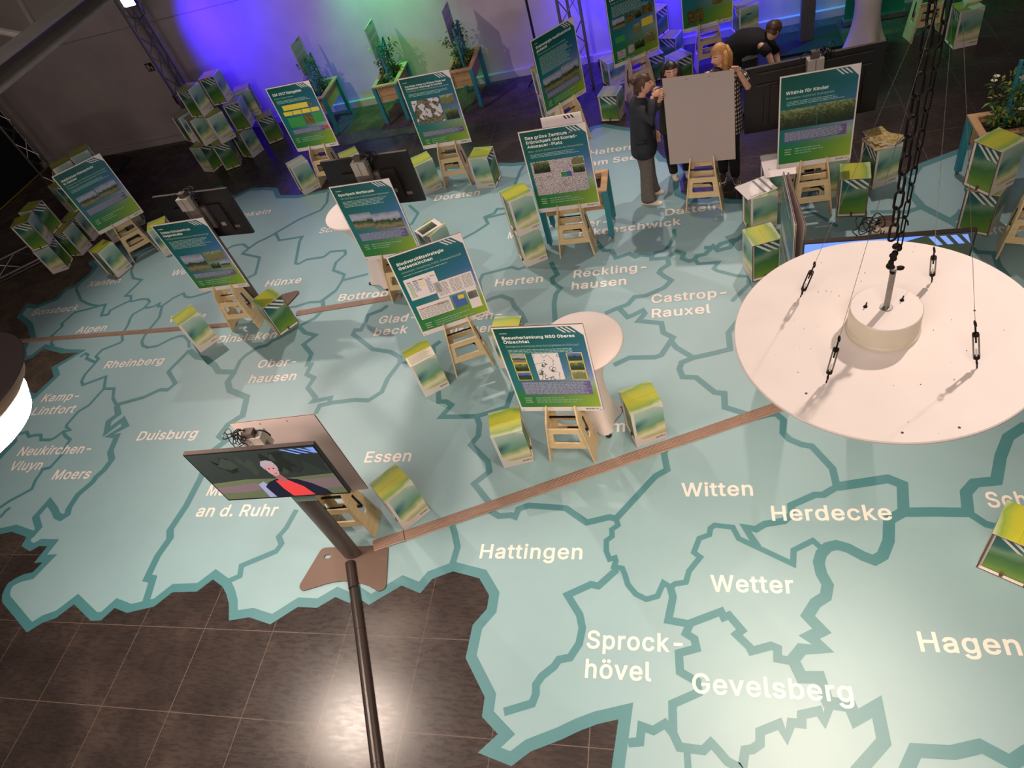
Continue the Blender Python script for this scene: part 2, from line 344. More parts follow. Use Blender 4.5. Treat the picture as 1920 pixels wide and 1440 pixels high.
# letter outlines: advance; loops of x,y (cap height 254)
GLYPHS = {
',': '94;19,-60 34,36 68,36 42,-60',
'-': '227;168,122 168,94 57,94 57,122',
'.': '94;48,-2 39,-1 31,4 26,12 25,20 26,29 31,37 39,42 48,43 56,42 64,37 69,29 71,20 69,12 64,4 56,-1',
'0': '227;113,-3 87,0 65,12 47,31 34,57 27,89 24,127 27,165 35,197 48,223 65,242 87,254 113,258 139,254 161,242 179,223 192,197 200,165 203,127 200,89 192,57 179,31 162,12 140,0|113,25 131,28 145,37 157,52 165,72 170,97 172,127 170,157 165,182 157,203 145,218 131,227 113,230 96,227 82,218 70,203 62,182 56,157 55,127 56,97 62,72 70,52 82,37 96,28',
'1': '227;38,0 38,27 195,27 195,0|138,254 138,0 106,0 106,224 43,179 43,213 99,254',
'2': '227;32,0 32,24 117,114 141,141 155,163 160,186 159,198 154,209 146,218 137,224 112,230 98,228 86,224 77,216 69,207 65,195 64,181 33,181 35,202 43,221 55,237 72,248 91,255 112,258 134,255 153,248 169,237 181,223 188,205 191,186 185,159 168,129 133,90 76,30 76,28 195,28 195,0',
'3': '227;109,-3 87,-1 66,5 49,15 35,29 26,46 22,66 55,66 57,54 63,44 72,35 83,30 109,25 138,30 149,37 157,46 163,58 165,72 163,86 158,98 150,109 137,117 121,122 101,124 78,124 78,150 144,224 144,226 35,226 35,254 186,254 186,230 106,139 106,144 132,144 154,138 172,127 185,111 194,93 196,72 194,51 185,33 172,18 154,6 133,-1',
'4': '227;20,53 20,79 123,254 155,254 54,83 54,81 207,81 207,53|141,0 141,159 171,159 171,0',
'5': '227;111,-3 89,-1 70,6 54,16 41,30 33,47 30,65 61,65 64,54 69,44 87,30 111,25 125,27 138,32 149,41 157,52 162,66 164,81 162,97 157,111 148,122 137,131 124,137 109,138 84,134 64,123 34,126 48,254 183,254 183,226 75,226 67,151 89,162 115,167 131,165 147,160 161,153 172,143 182,130 189,116 194,99 195,82 193,58 184,38 171,21 154,8 134,-1',
'6': '227;113,-3 91,-1 71,7 55,20 42,37 34,58 32,81 34,100 40,119 69,170 126,254 161,254 75,131 73,131 83,144 98,153 117,157 139,155 158,147 173,136 185,120 192,101 194,79 192,56 184,36 171,20 155,7 135,-1|113,24 127,26 139,31 149,40 157,51 162,64 164,79 162,94 157,107 149,118 139,126 127,131 113,133 99,131 87,126 77,118 69,107 64,94 62,79 64,64 69,51 77,40 87,31 99,26',
'7': '227;48,0 162,224 162,226 31,226 31,254 195,254 195,224 82,0',
'8': '227;113,-3 89,-1 68,6 50,17 37,31 29,48 26,68 28,83 33,98 40,110 51,121 63,128 76,132 76,133 59,141 46,154 38,171 35,190 38,209 45,225 57,239 73,249 92,256 113,258 134,256 153,249 169,239 181,225 188,209 191,190 188,171 180,154 167,141 150,133 150,132 164,128 176,121 186,110 194,98 199,83 200,68 198,48 189,31 176,17 158,6 137,-1|113,25 129,26 142,30 153,37 161,46 167,57 168,69 167,83 161,94 153,104 141,111 128,116 113,118 98,116 85,111 73,104 65,94 59,83 58,69 59,57 64,46 73,37 84,30 97,26|113,145 137,150 146,157 154,165 158,176 160,188 158,200 154,210 147,218 138,225 113,230 89,225 79,218 72,210 68,200 66,188 68,176 72,165 79,157 89,150',
'9': '227;113,258 135,255 155,247 171,234 184,217 192,197 194,173 192,155 186,135 158,84 100,0 65,0 151,124 154,124 144,111 128,101 109,97 87,100 69,107 53,119 41,134 34,154 32,176 34,198 42,218 55,235 71,247 91,255|113,230 99,228 87,223 77,215 69,204 64,191 63,176 64,161 69,148 77,137 87,129 99,123 113,122 127,123 139,129 149,137 157,147 162,160 164,175 162,190 157,204 150,215 139,223 127,228',
':': '94;48,-2 39,-1 31,4 26,12 25,20 26,29 31,37 39,42 48,43 56,42 64,37 69,29 71,20 69,12 64,4 56,-1|48,135 39,137 31,142 26,149 25,158 26,167 31,174 39,179 48,181 56,179 64,174 69,167 71,158 69,149 64,142 56,137',
'A': '240;8,0 101,254 138,254 231,0 198,0 132,186 116,239 123,239 43,0|55,71 55,99 185,99 185,71',
'B': '228;30,0 30,254 121,254 145,252 164,245 180,235 190,221 197,205 199,187 198,172 193,160 178,143 157,133 157,131 170,129 182,123 192,114 201,102 207,86 209,68 207,50 200,33 189,20 172,9 151,2 123,0|62,29 122,29 148,31 165,40 175,53 178,68 176,81 171,92 163,102 153,109 140,114 124,115 62,115|62,143 119,143 144,148 154,155 162,163 166,174 168,186 165,202 156,214 141,223 120,226 62,226',
'C': '255;134,-3 103,1 75,12 52,32 35,58 24,90 20,127 24,165 35,197 52,223 75,242 103,254 134,258 170,252 186,245 201,236 214,224 224,209 232,193 236,174 204,174 195,197 179,214 158,224 134,228 111,225 92,216 75,202 62,182 54,157 52,127 54,97 63,72 75,53 92,38 112,29 134,26 158,30 179,40 195,57 204,80 236,80 232,62 224,45 214,31 201,19 187,9 170,2 153,-2',
'D': '251;109,0 48,0 48,29 107,29 136,31 159,40 177,55 189,75 197,99 200,128 197,156 190,180 177,200 160,214 138,223 110,226 47,226 47,254 113,254 147,251 176,239 200,221 217,196 227,164 231,128 227,91 217,59 199,34 175,15 145,4|62,254 62,0 30,0 30,254',
'E': '209;30,0 30,254 186,254 186,226 62,226 62,143 178,143 178,114 62,114 62,29 188,29 188,0',
'F': '205;30,0 30,254 185,254 185,226 62,226 62,139 173,139 173,111 62,111 62,0',
'G': '260;134,-3 102,1 75,13 52,32 35,58 24,90 20,127 24,165 35,197 52,223 74,242 102,254 132,258 152,256 170,252 187,245 202,235 214,222 225,208 232,192 237,174 204,174 194,197 178,213 158,224 133,228 111,225 92,216 75,202 62,182 54,157 52,127 54,97 63,72 75,53 92,38 112,29 134,26 155,29 172,36 187,47 198,62 205,80 207,101 217,100 141,100 141,128 239,128 239,100 236,71 225,45 209,25 188,9 163,0',
'H': '258;30,0 30,254 62,254 62,144 196,144 196,254 228,254 228,0 196,0 196,116 62,116 62,0',
'I': '150;16,0 16,29 59,29 59,226 16,226 16,254 135,254 135,226 91,226 91,29 135,29 135,0',
'J': '198;93,-3 62,2 38,16 22,40 17,73 17,86 49,86 49,73 52,52 61,37 75,28 93,25 110,28 124,37 133,52 136,73 136,254 168,254 168,73 163,40 147,16 123,2',
'K': '233;52,73 52,108 87,152 182,254 224,254 116,138 114,138|30,0 30,254 62,254 62,0|186,0 94,130 114,155 224,0',
'L': '196;30,0 30,254 62,254 62,29 181,29 181,0',
'M': '314;30,0 30,254 76,254 139,94 161,24 154,24 176,94 238,254 284,254 284,0 252,0 253,229 256,229 171,0 143,0 85,145 72,181 65,204 56,229 59,229 61,0',
'N': '262;30,0 30,254 68,254 172,91 194,53 207,27 202,27 200,54 199,97 199,254 232,254 232,0 193,0 54,226 60,227 62,0',
'O': '267;133,-3 103,1 75,12 52,32 35,58 24,90 20,127 24,165 35,197 52,223 75,242 103,254 133,258 164,254 192,242 215,223 232,197 243,165 247,127 243,90 232,58 215,32 192,12 164,1|133,26 155,29 175,38 191,52 204,72 212,97 215,127 212,157 204,182 191,202 175,216 155,225 133,228 112,225 92,216 75,202 63,182 54,157 52,127 54,97 63,72 75,52 92,38 112,29',
'P': '222;30,0 30,254 118,254 144,252 166,244 183,231 195,215 202,195 204,174 202,152 195,133 183,116 166,104 144,96 118,93 55,93 55,121 116,121 134,123 149,128 159,136 167,147 171,160 172,174 171,188 167,201 159,211 148,219 134,224 116,226 62,226 62,0',
'Q': '267;123,80 156,80 234,-24 200,-24|133,-3 103,1 75,12 52,32 35,58 24,90 20,127 24,165 35,197 52,223 75,242 103,254 133,258 164,254 192,242 215,223 232,197 243,165 247,127 243,90 232,58 215,32 192,12 164,1|133,26 155,29 175,38 191,52 204,72 212,97 215,127 212,157 204,182 191,202 175,216 155,225 133,228 112,225 92,216 75,202 63,182 54,157 52,127 54,97 63,72 75,52 92,38 112,29',
'R': '224;30,0 30,254 118,254 145,252 167,244 183,232 195,217 202,198 205,176 202,154 195,136 183,120 166,109 145,101 118,99 48,99 48,128 117,128 135,129 149,133 160,141 167,150 171,162 173,176 171,190 167,202 159,212 149,220 134,224 116,226 62,226 62,0|177,0 115,115 151,115 214,0',
'S': '223;112,-4 86,-2 64,5 46,15 32,30 23,48 19,68 52,68 55,55 62,44 71,35 83,29 112,25 128,26 143,30 155,37 165,46 171,57 173,70 171,81 166,89 148,102 122,111 92,120 64,130 43,145 30,163 26,186 29,206 37,224 51,238 69,249 90,256 114,258 137,256 158,249 175,238 189,224 197,208 200,189 169,189 163,206 151,219 134,227 112,229 97,228 84,224 73,218 64,209 59,199 58,188 60,176 65,167 85,154 106,147 132,140 156,132 179,119 197,99 202,85 204,69 201,50 193,32 180,17 162,5 139,-2',
'T': '224;16,226 16,254 208,254 208,226 128,226 128,0 96,0 96,226',
'U': '259;129,-4 101,-1 77,8 57,22 42,40 33,62 30,87 30,254 62,254 62,89 64,72 70,57 80,44 94,34 110,28 129,26 149,28 165,34 179,44 188,57 194,72 196,89 196,254 229,254 229,87 226,62 216,40 201,22 182,8 157,-1',
'V': '240;102,0 8,254 42,254 108,69 124,15 117,15 133,69 197,254 231,254 139,0',
'W': '343;78,0 8,254 41,254 98,20 95,20 153,254 190,254 249,20 244,20 302,254 335,254 265,0 228,0 184,161 176,196 168,237 175,237 159,161 115,0',
'X': '237;9,0 109,142 109,118 15,254 52,254 102,181 122,146 116,146 136,181 187,254 223,254 129,119 129,143 228,0 191,0 115,116 122,116 113,98 46,0',
'Y': '236;102,0 102,104 8,254 46,254 111,146 125,115 112,115 126,146 140,172 191,254 228,254 134,104 134,0',
'Z': '219;21,0 21,23 137,193 170,238 174,227 20,226 20,254 198,254 198,231 67,40 49,17 45,27 107,29 200,29 200,0',
'a': '195;80,-4 63,-3 47,2 34,11 24,22 17,37 15,54 17,69 22,80 29,90 39,97 63,105 89,110 117,113 133,117 136,121 133,148 120,161 98,165 75,161 59,150 50,137 20,146 29,161 39,173 52,182 66,188 97,192 119,190 143,180 153,172 161,160 167,145 168,126 168,0 138,0 138,26 136,26 126,12 108,1|85,23 101,24 114,29 124,37 132,47 136,57 138,69 138,95 130,91 116,88 67,79 52,70 47,62 46,52 51,36 65,26',
'b': '212;115,-4 99,-3 86,2 69,16 59,29 56,29 56,0 26,0 26,254 57,254 57,160 59,160 69,173 86,186 98,191 115,192 137,189 156,180 173,166 185,146 193,122 195,94 193,66 185,42 173,23 157,8 137,-1|110,23 126,26 140,33 150,44 158,58 163,75 164,95 163,114 158,131 150,145 140,156 126,163 110,165 94,163 81,156 70,145 62,131 58,114 56,95 58,75 63,58 70,43 81,32 94,26',
'c': '198;104,-4 79,-1 58,8 41,23 28,43 20,66 17,94 20,122 28,146 41,165 58,180 79,189 104,192 130,189 153,178 170,161 181,138 151,131 145,145 135,155 121,162 104,165 86,162 73,155 62,144 54,129 50,112 48,94 50,75 54,59 62,44 73,33 86,26 104,23 121,26 135,33 146,44 152,59 181,51 171,28 153,11 130,0',
'd': '212;98,-4 75,-1 56,8 40,23 27,42 20,66 17,94 20,122 27,146 40,166 56,180 75,189 98,192 114,191 126,186 144,173 153,160 155,160 155,254 186,254 186,0 156,0 156,29 153,29 143,16 126,2 114,-3|102,23 118,26 132,32 142,43 150,58 154,75 156,95 154,114 150,131 142,145 132,156 118,163 102,165 86,163 72,156 62,145 54,131 50,114 48,95 50,75 54,58 62,44 73,33 86,26',
'e': '202;106,-4 80,-1 58,8 41,23 28,42 20,66 17,93 20,121 28,145 40,165 58,180 78,189 103,192 133,187 147,180 160,170 170,157 179,141 184,121 186,97 186,85 37,85 37,110 169,110 155,101 153,119 149,134 141,147 131,157 118,163 103,165 87,163 73,157 62,147 54,135 50,121 48,105 48,89 50,69 55,53 64,40 76,31 90,25 106,23 127,26 143,36 153,53 182,45 177,32 168,20 156,10 141,2 125,-3',
'f': '127;114,190 114,164 3,164 3,190|40,0 40,216 42,231 48,243 57,252 68,259 94,265 111,263 121,260 114,234 107,236 97,237 85,235 77,230 72,221 71,209 71,0',
'g': '213;103,-75 84,-74 67,-70 41,-55 25,-35 51,-20 61,-33 77,-44 103,-49 124,-46 141,-38 152,-23 156,-3 156,34 153,34 143,21 126,8 114,4 97,2 76,5 56,13 40,27 28,45 20,68 17,96 20,123 27,147 40,166 56,180 76,189 98,192 114,191 127,186 144,173 154,159 157,159 157,190 186,190 186,-4 183,-27 175,-45 162,-59 145,-68 125,-73|102,30 118,32 132,38 142,47 150,61 155,77 156,96 155,115 150,132 142,146 132,156 119,163 102,165 86,163 73,156 62,145 54,131 50,115 48,96 50,78 54,61 62,48 73,38 86,32',
'h': '205;57,113 57,0 26,0 26,254 57,254 57,144 51,144 62,166 76,181 94,189 114,192 132,190 148,184 161,174 170,160 177,142 179,120 179,0 148,0 148,118 145,137 136,152 123,161 105,165 92,163 80,159 71,151 63,141 58,129',
'i': '83;26,0 26,190 57,190 57,0|42,221 34,223 27,227 22,234 21,242 22,249 27,256 34,260 42,262 50,260 57,256 62,249 63,242 62,234 57,227 50,223',
'j': '83;26,190 57,190 57,-15 55,-31 51,-45 43,-56 32,-65 19,-70 -5,-71 -5,-43 12,-42 20,-36 25,-27 26,-15|42,221 34,223 27,227 22,234 20,242 22,249 27,256 34,260 42,262 50,260 57,256 61,249 63,242 61,234 57,227 50,223',
'k': '190;55,68 55,106 60,106 142,190 180,190 92,100 89,100|26,0 26,254 57,254 57,0|147,0 74,93 96,114 186,0',
'l': '95;70,-1 50,2 37,10 29,24 26,42 26,254 57,254 57,49 60,31 65,27 85,27 90,1',
'm': '305;26,0 26,190 56,190 56,148 54,148 59,162 66,173 86,188 110,193 129,190 144,180 154,166 160,147 156,147 161,160 169,172 190,187 218,193 234,191 249,186 261,177 270,164 276,148 278,128 278,0 248,0 248,127 245,145 236,156 224,163 209,165 197,164 187,160 173,145 168,124 168,0 137,0 137,130 134,144 126,156 115,163 100,165 79,160 70,154 63,145 58,133 57,119 57,0',
'n': '205;57,113 57,0 26,0 26,190 56,190 56,144 51,144 62,166 76,181 94,189 114,192 132,190 147,184 160,174 170,160 176,142 179,120 179,0 148,0 148,118 145,137 136,152 123,161 105,165 92,163 80,159 71,151 63,141 58,129',
'o': '208;104,-4 79,-1 58,8 41,23 28,43 20,66 17,94 20,122 28,146 41,165 58,180 79,189 104,192 128,189 149,180 167,165 180,146 188,122 191,94 188,66 180,43 167,23 149,8 128,-1|104,23 121,26 135,33 146,44 154,59 158,75 160,94 158,112 154,129 146,144 135,155 121,162 104,165 86,162 73,155 62,144 54,129 50,112 48,94 50,75 54,59 62,44 73,33 86,26',
'p': '212;26,-71 26,190 56,190 56,160 59,160 69,173 86,186 98,191 115,192 137,189 156,180 173,166 185,146 193,122 195,94 193,66 185,42 173,23 157,8 137,-1 115,-4 99,-3 86,2 69,16 59,29 57,29 57,-71|110,23 126,26 140,33 150,44 158,58 163,75 164,95 163,114 158,131 150,145 140,156 126,163 110,165 94,163 81,156 70,145 62,131 58,114 56,95 58,75 63,58 70,43 81,32 94,26',
'q': '212;186,-71 155,-71 155,29 153,29 143,16 126,2 114,-3 98,-4 75,-1 56,8 40,23 27,42 20,66 17,94 20,122 27,146 40,166 56,180 75,189 98,192 114,191 126,186 144,173 153,160 156,160 156,190 186,190|102,23 118,26 132,32 142,43 150,58 154,75 156,95 154,114 150,131 142,145 132,156 118,163 102,165 86,163 72,156 62,145 54,131 50,114 48,95 50,75 54,58 62,44 73,33 86,26',
'r': '130;26,0 26,190 56,190 56,160 58,160 65,173 76,184 90,190 107,192 122,192 122,161 103,163 91,161 80,157 70,151 63,142 58,131 57,118 57,0',
's': '182;91,-4 72,-3 56,2 42,9 31,19 23,32 18,47 47,53 53,40 62,30 75,25 91,23 108,25 122,31 131,40 134,51 132,60 127,68 118,74 106,78 75,85 52,93 36,104 27,119 23,137 26,152 33,166 43,177 58,185 74,190 94,192 112,191 127,186 140,179 149,170 162,145 134,139 129,149 121,158 110,164 94,166 78,164 65,158 57,150 54,139 56,129 62,122 86,111 115,105 137,97 153,86 162,71 166,53 163,37 156,24 145,12 130,3 112,-2',
't': '114;102,190 102,164 3,164 3,190|32,236 63,236 63,49 64,38 68,31 75,26 85,25 101,27 107,1 84,-2 62,1 46,11 36,26 32,46',
'u': '205;91,-3 73,-1 57,5 44,15 35,29 28,47 26,69 26,190 57,190 57,72 60,52 68,37 82,28 100,25 113,27 125,31 134,38 142,48 146,61 148,76 148,190 179,190 179,0 149,0 149,46 154,46 143,23 129,8 111,0',
'v': '195;81,0 9,190 42,190 83,78 103,10 92,10 101,43 112,78 152,190 186,190 113,0',
'w': '284;69,0 11,190 44,190 88,21 82,21 103,107 126,190 158,190 191,68 201,21 196,21 206,68 240,190 272,190 215,0 184,0 138,169 145,169 99,0',
'x': '189;10,0 86,109 86,86 14,190 50,190 104,103 88,103 101,127 141,190 176,190 104,84 104,107 179,0 143,0 115,43 86,91 102,91 74,43 46,0',
'y': '195;24,-69 31,-43 36,-44 52,-44 65,-37 75,-18 81,-1 9,190 42,190 83,78 103,10 92,10 101,43 112,78 153,190 186,190 102,-29 88,-54 70,-68 46,-73 32,-72',
'z': '190;21,0 21,23 127,160 127,161 24,161 24,190 166,190 166,165 63,30 63,28 169,28 169,0',
'Ä': '240;8,0 101,254 138,254 231,0 198,0 132,186 116,239 123,239 43,0|55,71 55,99 185,99 185,71|156,286 148,288 142,292 137,299 136,306 137,314 142,321 148,325 156,326 164,325 170,321 175,314 176,306 175,299 170,292 164,288|84,286 76,288 70,292 65,299 64,306 65,314 70,321 76,325 84,326 92,325 98,321 103,314 104,306 103,299 98,292 92,288',
'Ö': '267;133,-3 103,1 75,12 52,32 35,58 24,90 20,127 24,165 35,197 52,223 75,242 103,254 133,258 164,254 192,242 215,223 232,197 243,165 247,127 243,90 232,58 215,32 192,12 164,1|133,26 155,29 175,38 191,52 204,72 212,97 215,127 212,157 204,182 191,202 175,216 155,225 133,228 112,225 92,216 75,202 63,182 54,157 52,127 54,97 63,72 75,52 92,38 112,29|170,286 162,288 155,292 151,299 149,306 151,314 155,321 162,325 170,326 177,325 184,321 188,314 190,306 188,299 184,292 177,288|98,286 90,288 83,292 79,299 77,306 79,314 83,321 90,325 98,326 105,325 112,321 116,314 118,306 116,299 112,292 105,288',
'Ü': '259;129,-4 101,-1 77,8 57,22 42,40 33,62 30,87 30,254 62,254 62,89 64,72 70,57 80,44 94,34 110,28 129,26 149,28 165,34 179,44 188,57 194,72 196,89 196,254 229,254 229,87 226,62 216,40 201,22 182,8 157,-1|165,286 158,288 151,292 147,299 145,306 147,314 151,321 158,325 165,326 173,325 180,321 184,314 186,306 184,299 180,292 173,288|94,286 86,288 79,292 75,299 73,306 75,314 79,321 86,325 94,326 101,325 108,321 112,314 114,306 112,299 108,292 101,288',
'ß': '221;61,181 61,0 30,0 30,181 35,215 50,239 71,253 98,258 114,256 130,251 144,243 156,231 163,216 166,197 162,175 146,149 143,136 144,128 149,121 163,108 181,94 196,76 200,64 202,50 200,34 193,21 183,10 170,3 154,-2 135,-3 104,1 82,10 94,37 109,29 133,25 149,27 161,32 168,41 171,52 169,61 165,69 150,83 132,97 117,113 113,124 111,136 115,153 132,177 136,194 133,210 125,221 113,227 98,229 82,227 71,218 63,203',
'ä': '195;80,-4 63,-3 47,2 34,11 24,22 17,37 15,54 17,69 22,80 29,90 39,97 63,105 89,110 117,113 133,117 136,121 133,148 120,161 98,165 75,161 59,150 50,137 20,146 29,161 39,173 52,182 66,188 97,192 119,190 143,180 153,172 161,160 167,145 168,126 168,0 138,0 138,26 136,26 126,12 108,1|85,23 101,24 114,29 124,37 132,47 136,57 138,69 138,95 130,91 116,88 67,79 52,70 47,62 46,52 51,36 65,26|131,221 123,223 116,227 112,234 110,242 112,249 116,256 123,260 131,262 138,260 145,256 149,249 151,242 149,234 145,227 138,223|59,221 51,223 44,227 40,234 38,242 40,249 44,256 51,260 59,262 66,260 73,256 77,249 79,242 77,234 73,227 66,223',
'ö': '208;104,-4 79,-1 58,8 41,23 28,43 20,66 17,94 20,122 28,146 41,165 58,180 79,189 104,192 128,189 149,180 167,165 180,146 188,122 191,94 188,66 180,43 167,23 149,8 128,-1|104,23 121,26 135,33 146,44 154,59 158,75 160,94 158,112 154,129 146,144 135,155 121,162 104,165 86,162 73,155 62,144 54,129 50,112 48,94 50,75 54,59 62,44 73,33 86,26|140,221 132,223 125,227 121,234 119,242 121,249 125,256 132,260 140,262 147,260 154,256 158,249 160,242 158,234 154,227 147,223|68,221 60,223 53,227 49,234 47,242 49,249 53,256 60,260 68,262 76,260 82,256 86,249 88,242 86,234 82,227 76,223',
'ü': '205;91,-3 73,-1 57,5 44,15 35,29 28,47 26,69 26,190 57,190 57,72 60,52 68,37 82,28 100,25 113,27 125,31 134,38 142,48 146,61 148,76 148,190 179,190 179,0 149,0 149,46 154,46 143,23 129,8 111,0|138,221 131,223 124,227 120,234 118,242 120,249 124,256 131,260 138,262 146,260 153,256 157,249 159,242 157,234 153,227 146,223|67,221 59,223 52,227 48,234 46,242 48,249 52,256 59,260 67,262 74,260 81,256 85,249 87,242 85,234 81,227 74,223',
}
_W = {}; _GL = {}
_h = [tuple(map(float, q.split(','))) for q in GLYPHS['H'].split(';')[1].split('|')[0].split(' ')]
SGN = -1.0 if sum(_h[i - 1][0] * _h[i][1] - _h[i][0] * _h[i - 1][1] for i in range(len(_h))) > 0 else 1.0
def glyph(c, off):
    if (c, off) in _GL: return _GL[c, off]
    ad, loops = GLYPHS.get(c, GLYPHS['-']).split(';'); pts, fcs = [], []
    for L in loops.split('|'):
        P = [Vector((float(q.split(',')[0]), float(q.split(',')[1]))) for q in L.split(' ')]; n = len(P); o = len(pts)
        for i in range(n):
            e0 = (P[i] - P[i - 1]).normalized(); e1 = (P[(i + 1) % n] - P[i]).normalized()
            h = Vector((-e0.y, e0.x)) + Vector((-e1.y, e1.x)); pts.append(P[i] + SGN * h * (2 * off / max(h.length_squared, 1.2)))
        fcs.append(list(range(o, o + n)))
    vo, _, fo, *_r = delaunay_2d_cdt(pts, [], fcs, 0, 1e-4)
    def wind(q):
        s_ = 0
        for f in fcs:
            for i in range(len(f)):
                A, B = pts[f[i - 1]], pts[f[i]]
                if (A.y <= q.y) != (B.y <= q.y):
                    t = A.x + (q.y - A.y) * (B.x - A.x) / (B.y - A.y)
                    if t > q.x: s_ += 1 if B.y > A.y else -1
        return s_
    F = []
    for f in fo:
        q = (vo[f[0]] + vo[f[1]] + vo[f[2]]) / 3
        if wind(q): 
            A, B, C = vo[f[0]], vo[f[1]], vo[f[2]]
            F.append(tuple(f) if (B - A).cross(C - A) > 0 else tuple(f[::-1]))
    _GL[c, off] = ([(q.x, q.y) for q in vo], F, float(ad)); return _GL[c, off]
def word(t, bold=0.0):
    """mesh of a line of lettering, cap height 0.729; bold widens the strokes"""
    k = (t, bold)
    if k in _W: return _W[k]
    V, F, x, u = [], [], 0.0, 0.729 / 254
    for c in t:
        if c == ' ': x += 95; continue
        P, T_, ad = glyph(c, bold / u); o = len(V)
        V += [((q[0] + x) * u, q[1] * u, 0.0) for q in P]; F += [tuple(o + j for j in f) for f in T_]
        x += ad + 2.2 * bold / u
    x0 = min(v[0] for v in V); V = [(v[0] - x0, v[1], 0.0) for v in V]; x1 = max(v[0] for v in V)
    _W[k] = (V, F, x1); return _W[k]

def tag(o, label, cat, group=None, kind=None):
    if label: o['label'] = label
    if cat: o['category'] = cat
    if group: o['group'] = group
    if kind: o['kind'] = kind
    return o
def thing(name, label, cat, loc=(0, 0, 0), rz=0.0, group=None):
    o = bpy.data.objects.new(name, None); COL.objects.link(o); o.empty_display_size = 0.1
    o.location = loc; o.rotation_euler = (0, 0, rz); return tag(o, label, cat, group)
def struct(o): o['kind'] = 'structure'; return o
def dup(root, loc, rz, label, group=None):
    r = root.copy(); COL.objects.link(r); r.location = loc; r.rotation_euler = (0, 0, rz); r['label'] = label
    if group: r['group'] = group
    for ch in list(root.children):
        c = ch.copy(); COL.objects.link(c); c.parent = r
        for g in list(ch.children):
            d = g.copy(); COL.objects.link(d); d.parent = c
    return r
def rrect(x0, y0, x1, y1, r, n=4):
    P = []
    for cx, cy, a0 in ((x1 - r, y1 - r, 0), (x0 + r, y1 - r, 90), (x0 + r, y0 + r, 180), (x1 - r, y0 + r, 270)):
        for k in range(n + 1): a = radians(a0 + 90 * k / n); P.append((cx + r * cos(a), cy + r * sin(a)))
    return P
# ------------------------------------------------------------------ the setting
def plane(name, pts, m):
    b = MB(); b.face(pts, m); return struct(b.build(name))
plane('floor', [(-24, -3, 0), (12, -3, 0), (12, 14, 0), (-24, 14, 0)], M_FLOOR)
WY = 12.2
b = MB(); b.box((-3.0, WY + 0.1, 4.0), (22.0, 0.2, 8.0), M_WALL)
b.box((-3.0, WY - 0.004, 2.22), (22.0, 0.01, 0.012), mat('wall_seam', '8d817f', 0.8)); struct(b.build('wall_back'))
b = MB(); b.box((-3.0, WY - 0.035, 0.06), (22.0, 0.07, 0.12), mat('skirting_plaster', 'b5a8a2', 0.7)); struct(b.build('baseboard_back'))
b = MB(); b.box((-14.1, 4.6, 4.0), (0.2, 15.2, 8.0), mat('black_curtain_cloth', '0b0a0c', 0.95)); struct(b.build('wall_left'))

def mat_piece(name, pts, label):
    b = MB(); P = [Vector((x, y, 0.0016)) for x, y in pts]; Q = [Vector((x, y, 0.0004)) for x, y in pts]; n = len(P)
    b.face(P, M_TURF)
    for i in range(n): b.face((Q[i], Q[(i + 1) % n], P[(i + 1) % n], P[i]), M_TURF)
    return tag(b.build(name), label, 'mat')
mat_piece('grass_mat', [(-6.7, 10.72), (-1.75, 10.72), (-1.75, 12.12), (-6.7, 12.12)], 'dark artificial grass mat under the wooden planters along the back wall')
mat_piece('grass_mat', [(1.2, 11.2), (5.2, 11.2), (5.2, 12.12), (1.2, 12.12)], 'green-lit artificial grass mat behind the white cloth table at top right')
mat_piece('grass_mat', [(-13.9, 3.35), (-7.0, 3.35), (-7.0, 7.2), (-9.3, 9.7), (-9.3, 12.0), (-13.9, 12.0)], 'dark speckled mat on the floor along the left edge of the map')

# ------------------------------------------------------------------ the floor map
OUT = [(175,486),(164,494),(174,503),(165,515),(142,534),(122,541),(105,559),(71,572),(50,569),(31,595),(45,606),(52,613),(57,634),(47,641),(38,662),(42,678),(62,670),(82,654.5),(117,663),(147,661),(96,689),(101,706),(67,738),(60,736),(51,725),(30,749),(25,782),(19,802),(20,831),(0,852),(-70,930),(-60,1010),(0,1002),(22,997),(50,1007),(40,1024),(56,1034),(73,1024),(89,1024.5),(64,1055.6),(80,1054.5),(62,1073),(45,1077),(30,1084),(16,1093),(9,1104),(4,1117),(4,1129),(50.6,1186),(79,1168),(105,1159),(139,1133),(170.6,1164.4),(189.4,1163.3),(215,1140),(238,1149.4),(289,1137.4),(323,1110.8),(369.4,1109.3),(399.4,1086.4),(418,1100.6),(425,1115),(429.4,1132.5),(429.4,1163.6),(468,1157.6),(507,1170.8),(558.8,1138),(594.4,1140),(629.3,1119.4),(655,1131),(668,1119),(692,1134.4),(720,1117.5),(753,1098),(788,1112.5),(810.7,1085.7),(849.6,1071.3),(898.8,1084.4),(917.2,1116.4),(913,1141.8),(886.5,1171.7),(873,1234),(909,1307),(903.7,1344),(933.6,1376.6),(896,1411.5),(959,1436.9),(995,1409.4),(1052.5,1387),(1087,1370.5),(1120,1358),(1159.8,1348.8),(1146.7,1440.2),(1110,1600),(2300,1600),(2500,900),(2200,300),(1960,222),(1817,272),(1717.5,309),(1708,321),(1690,323),(1676,318),(1640,330),(1560,352),(1480,352),(1391,374),(1368,374),(1345,366.5),(1328,373),(1300,372),(1277,362),(1274,340),(1284,326),(1272,308),(1254,297),(1245,297),(1234.6,285.4),(1213,262),(1190,241),(1160,237),(1133,232),(1107,238),(1060,290),(1000,302),(982,304),(960,306),(940,305),(905,308),(822,313),(790,325),(640,345),(610,356),(580,361),(562,366),(526,366),(520,352.5),(500,351),(486,352),(471,352.4),(440,367.5),(423,354.8),(417,347.6),(384,359),(340,388),(312,440),(300,455),(280,463),(252,474),(233,457),(219,461)]
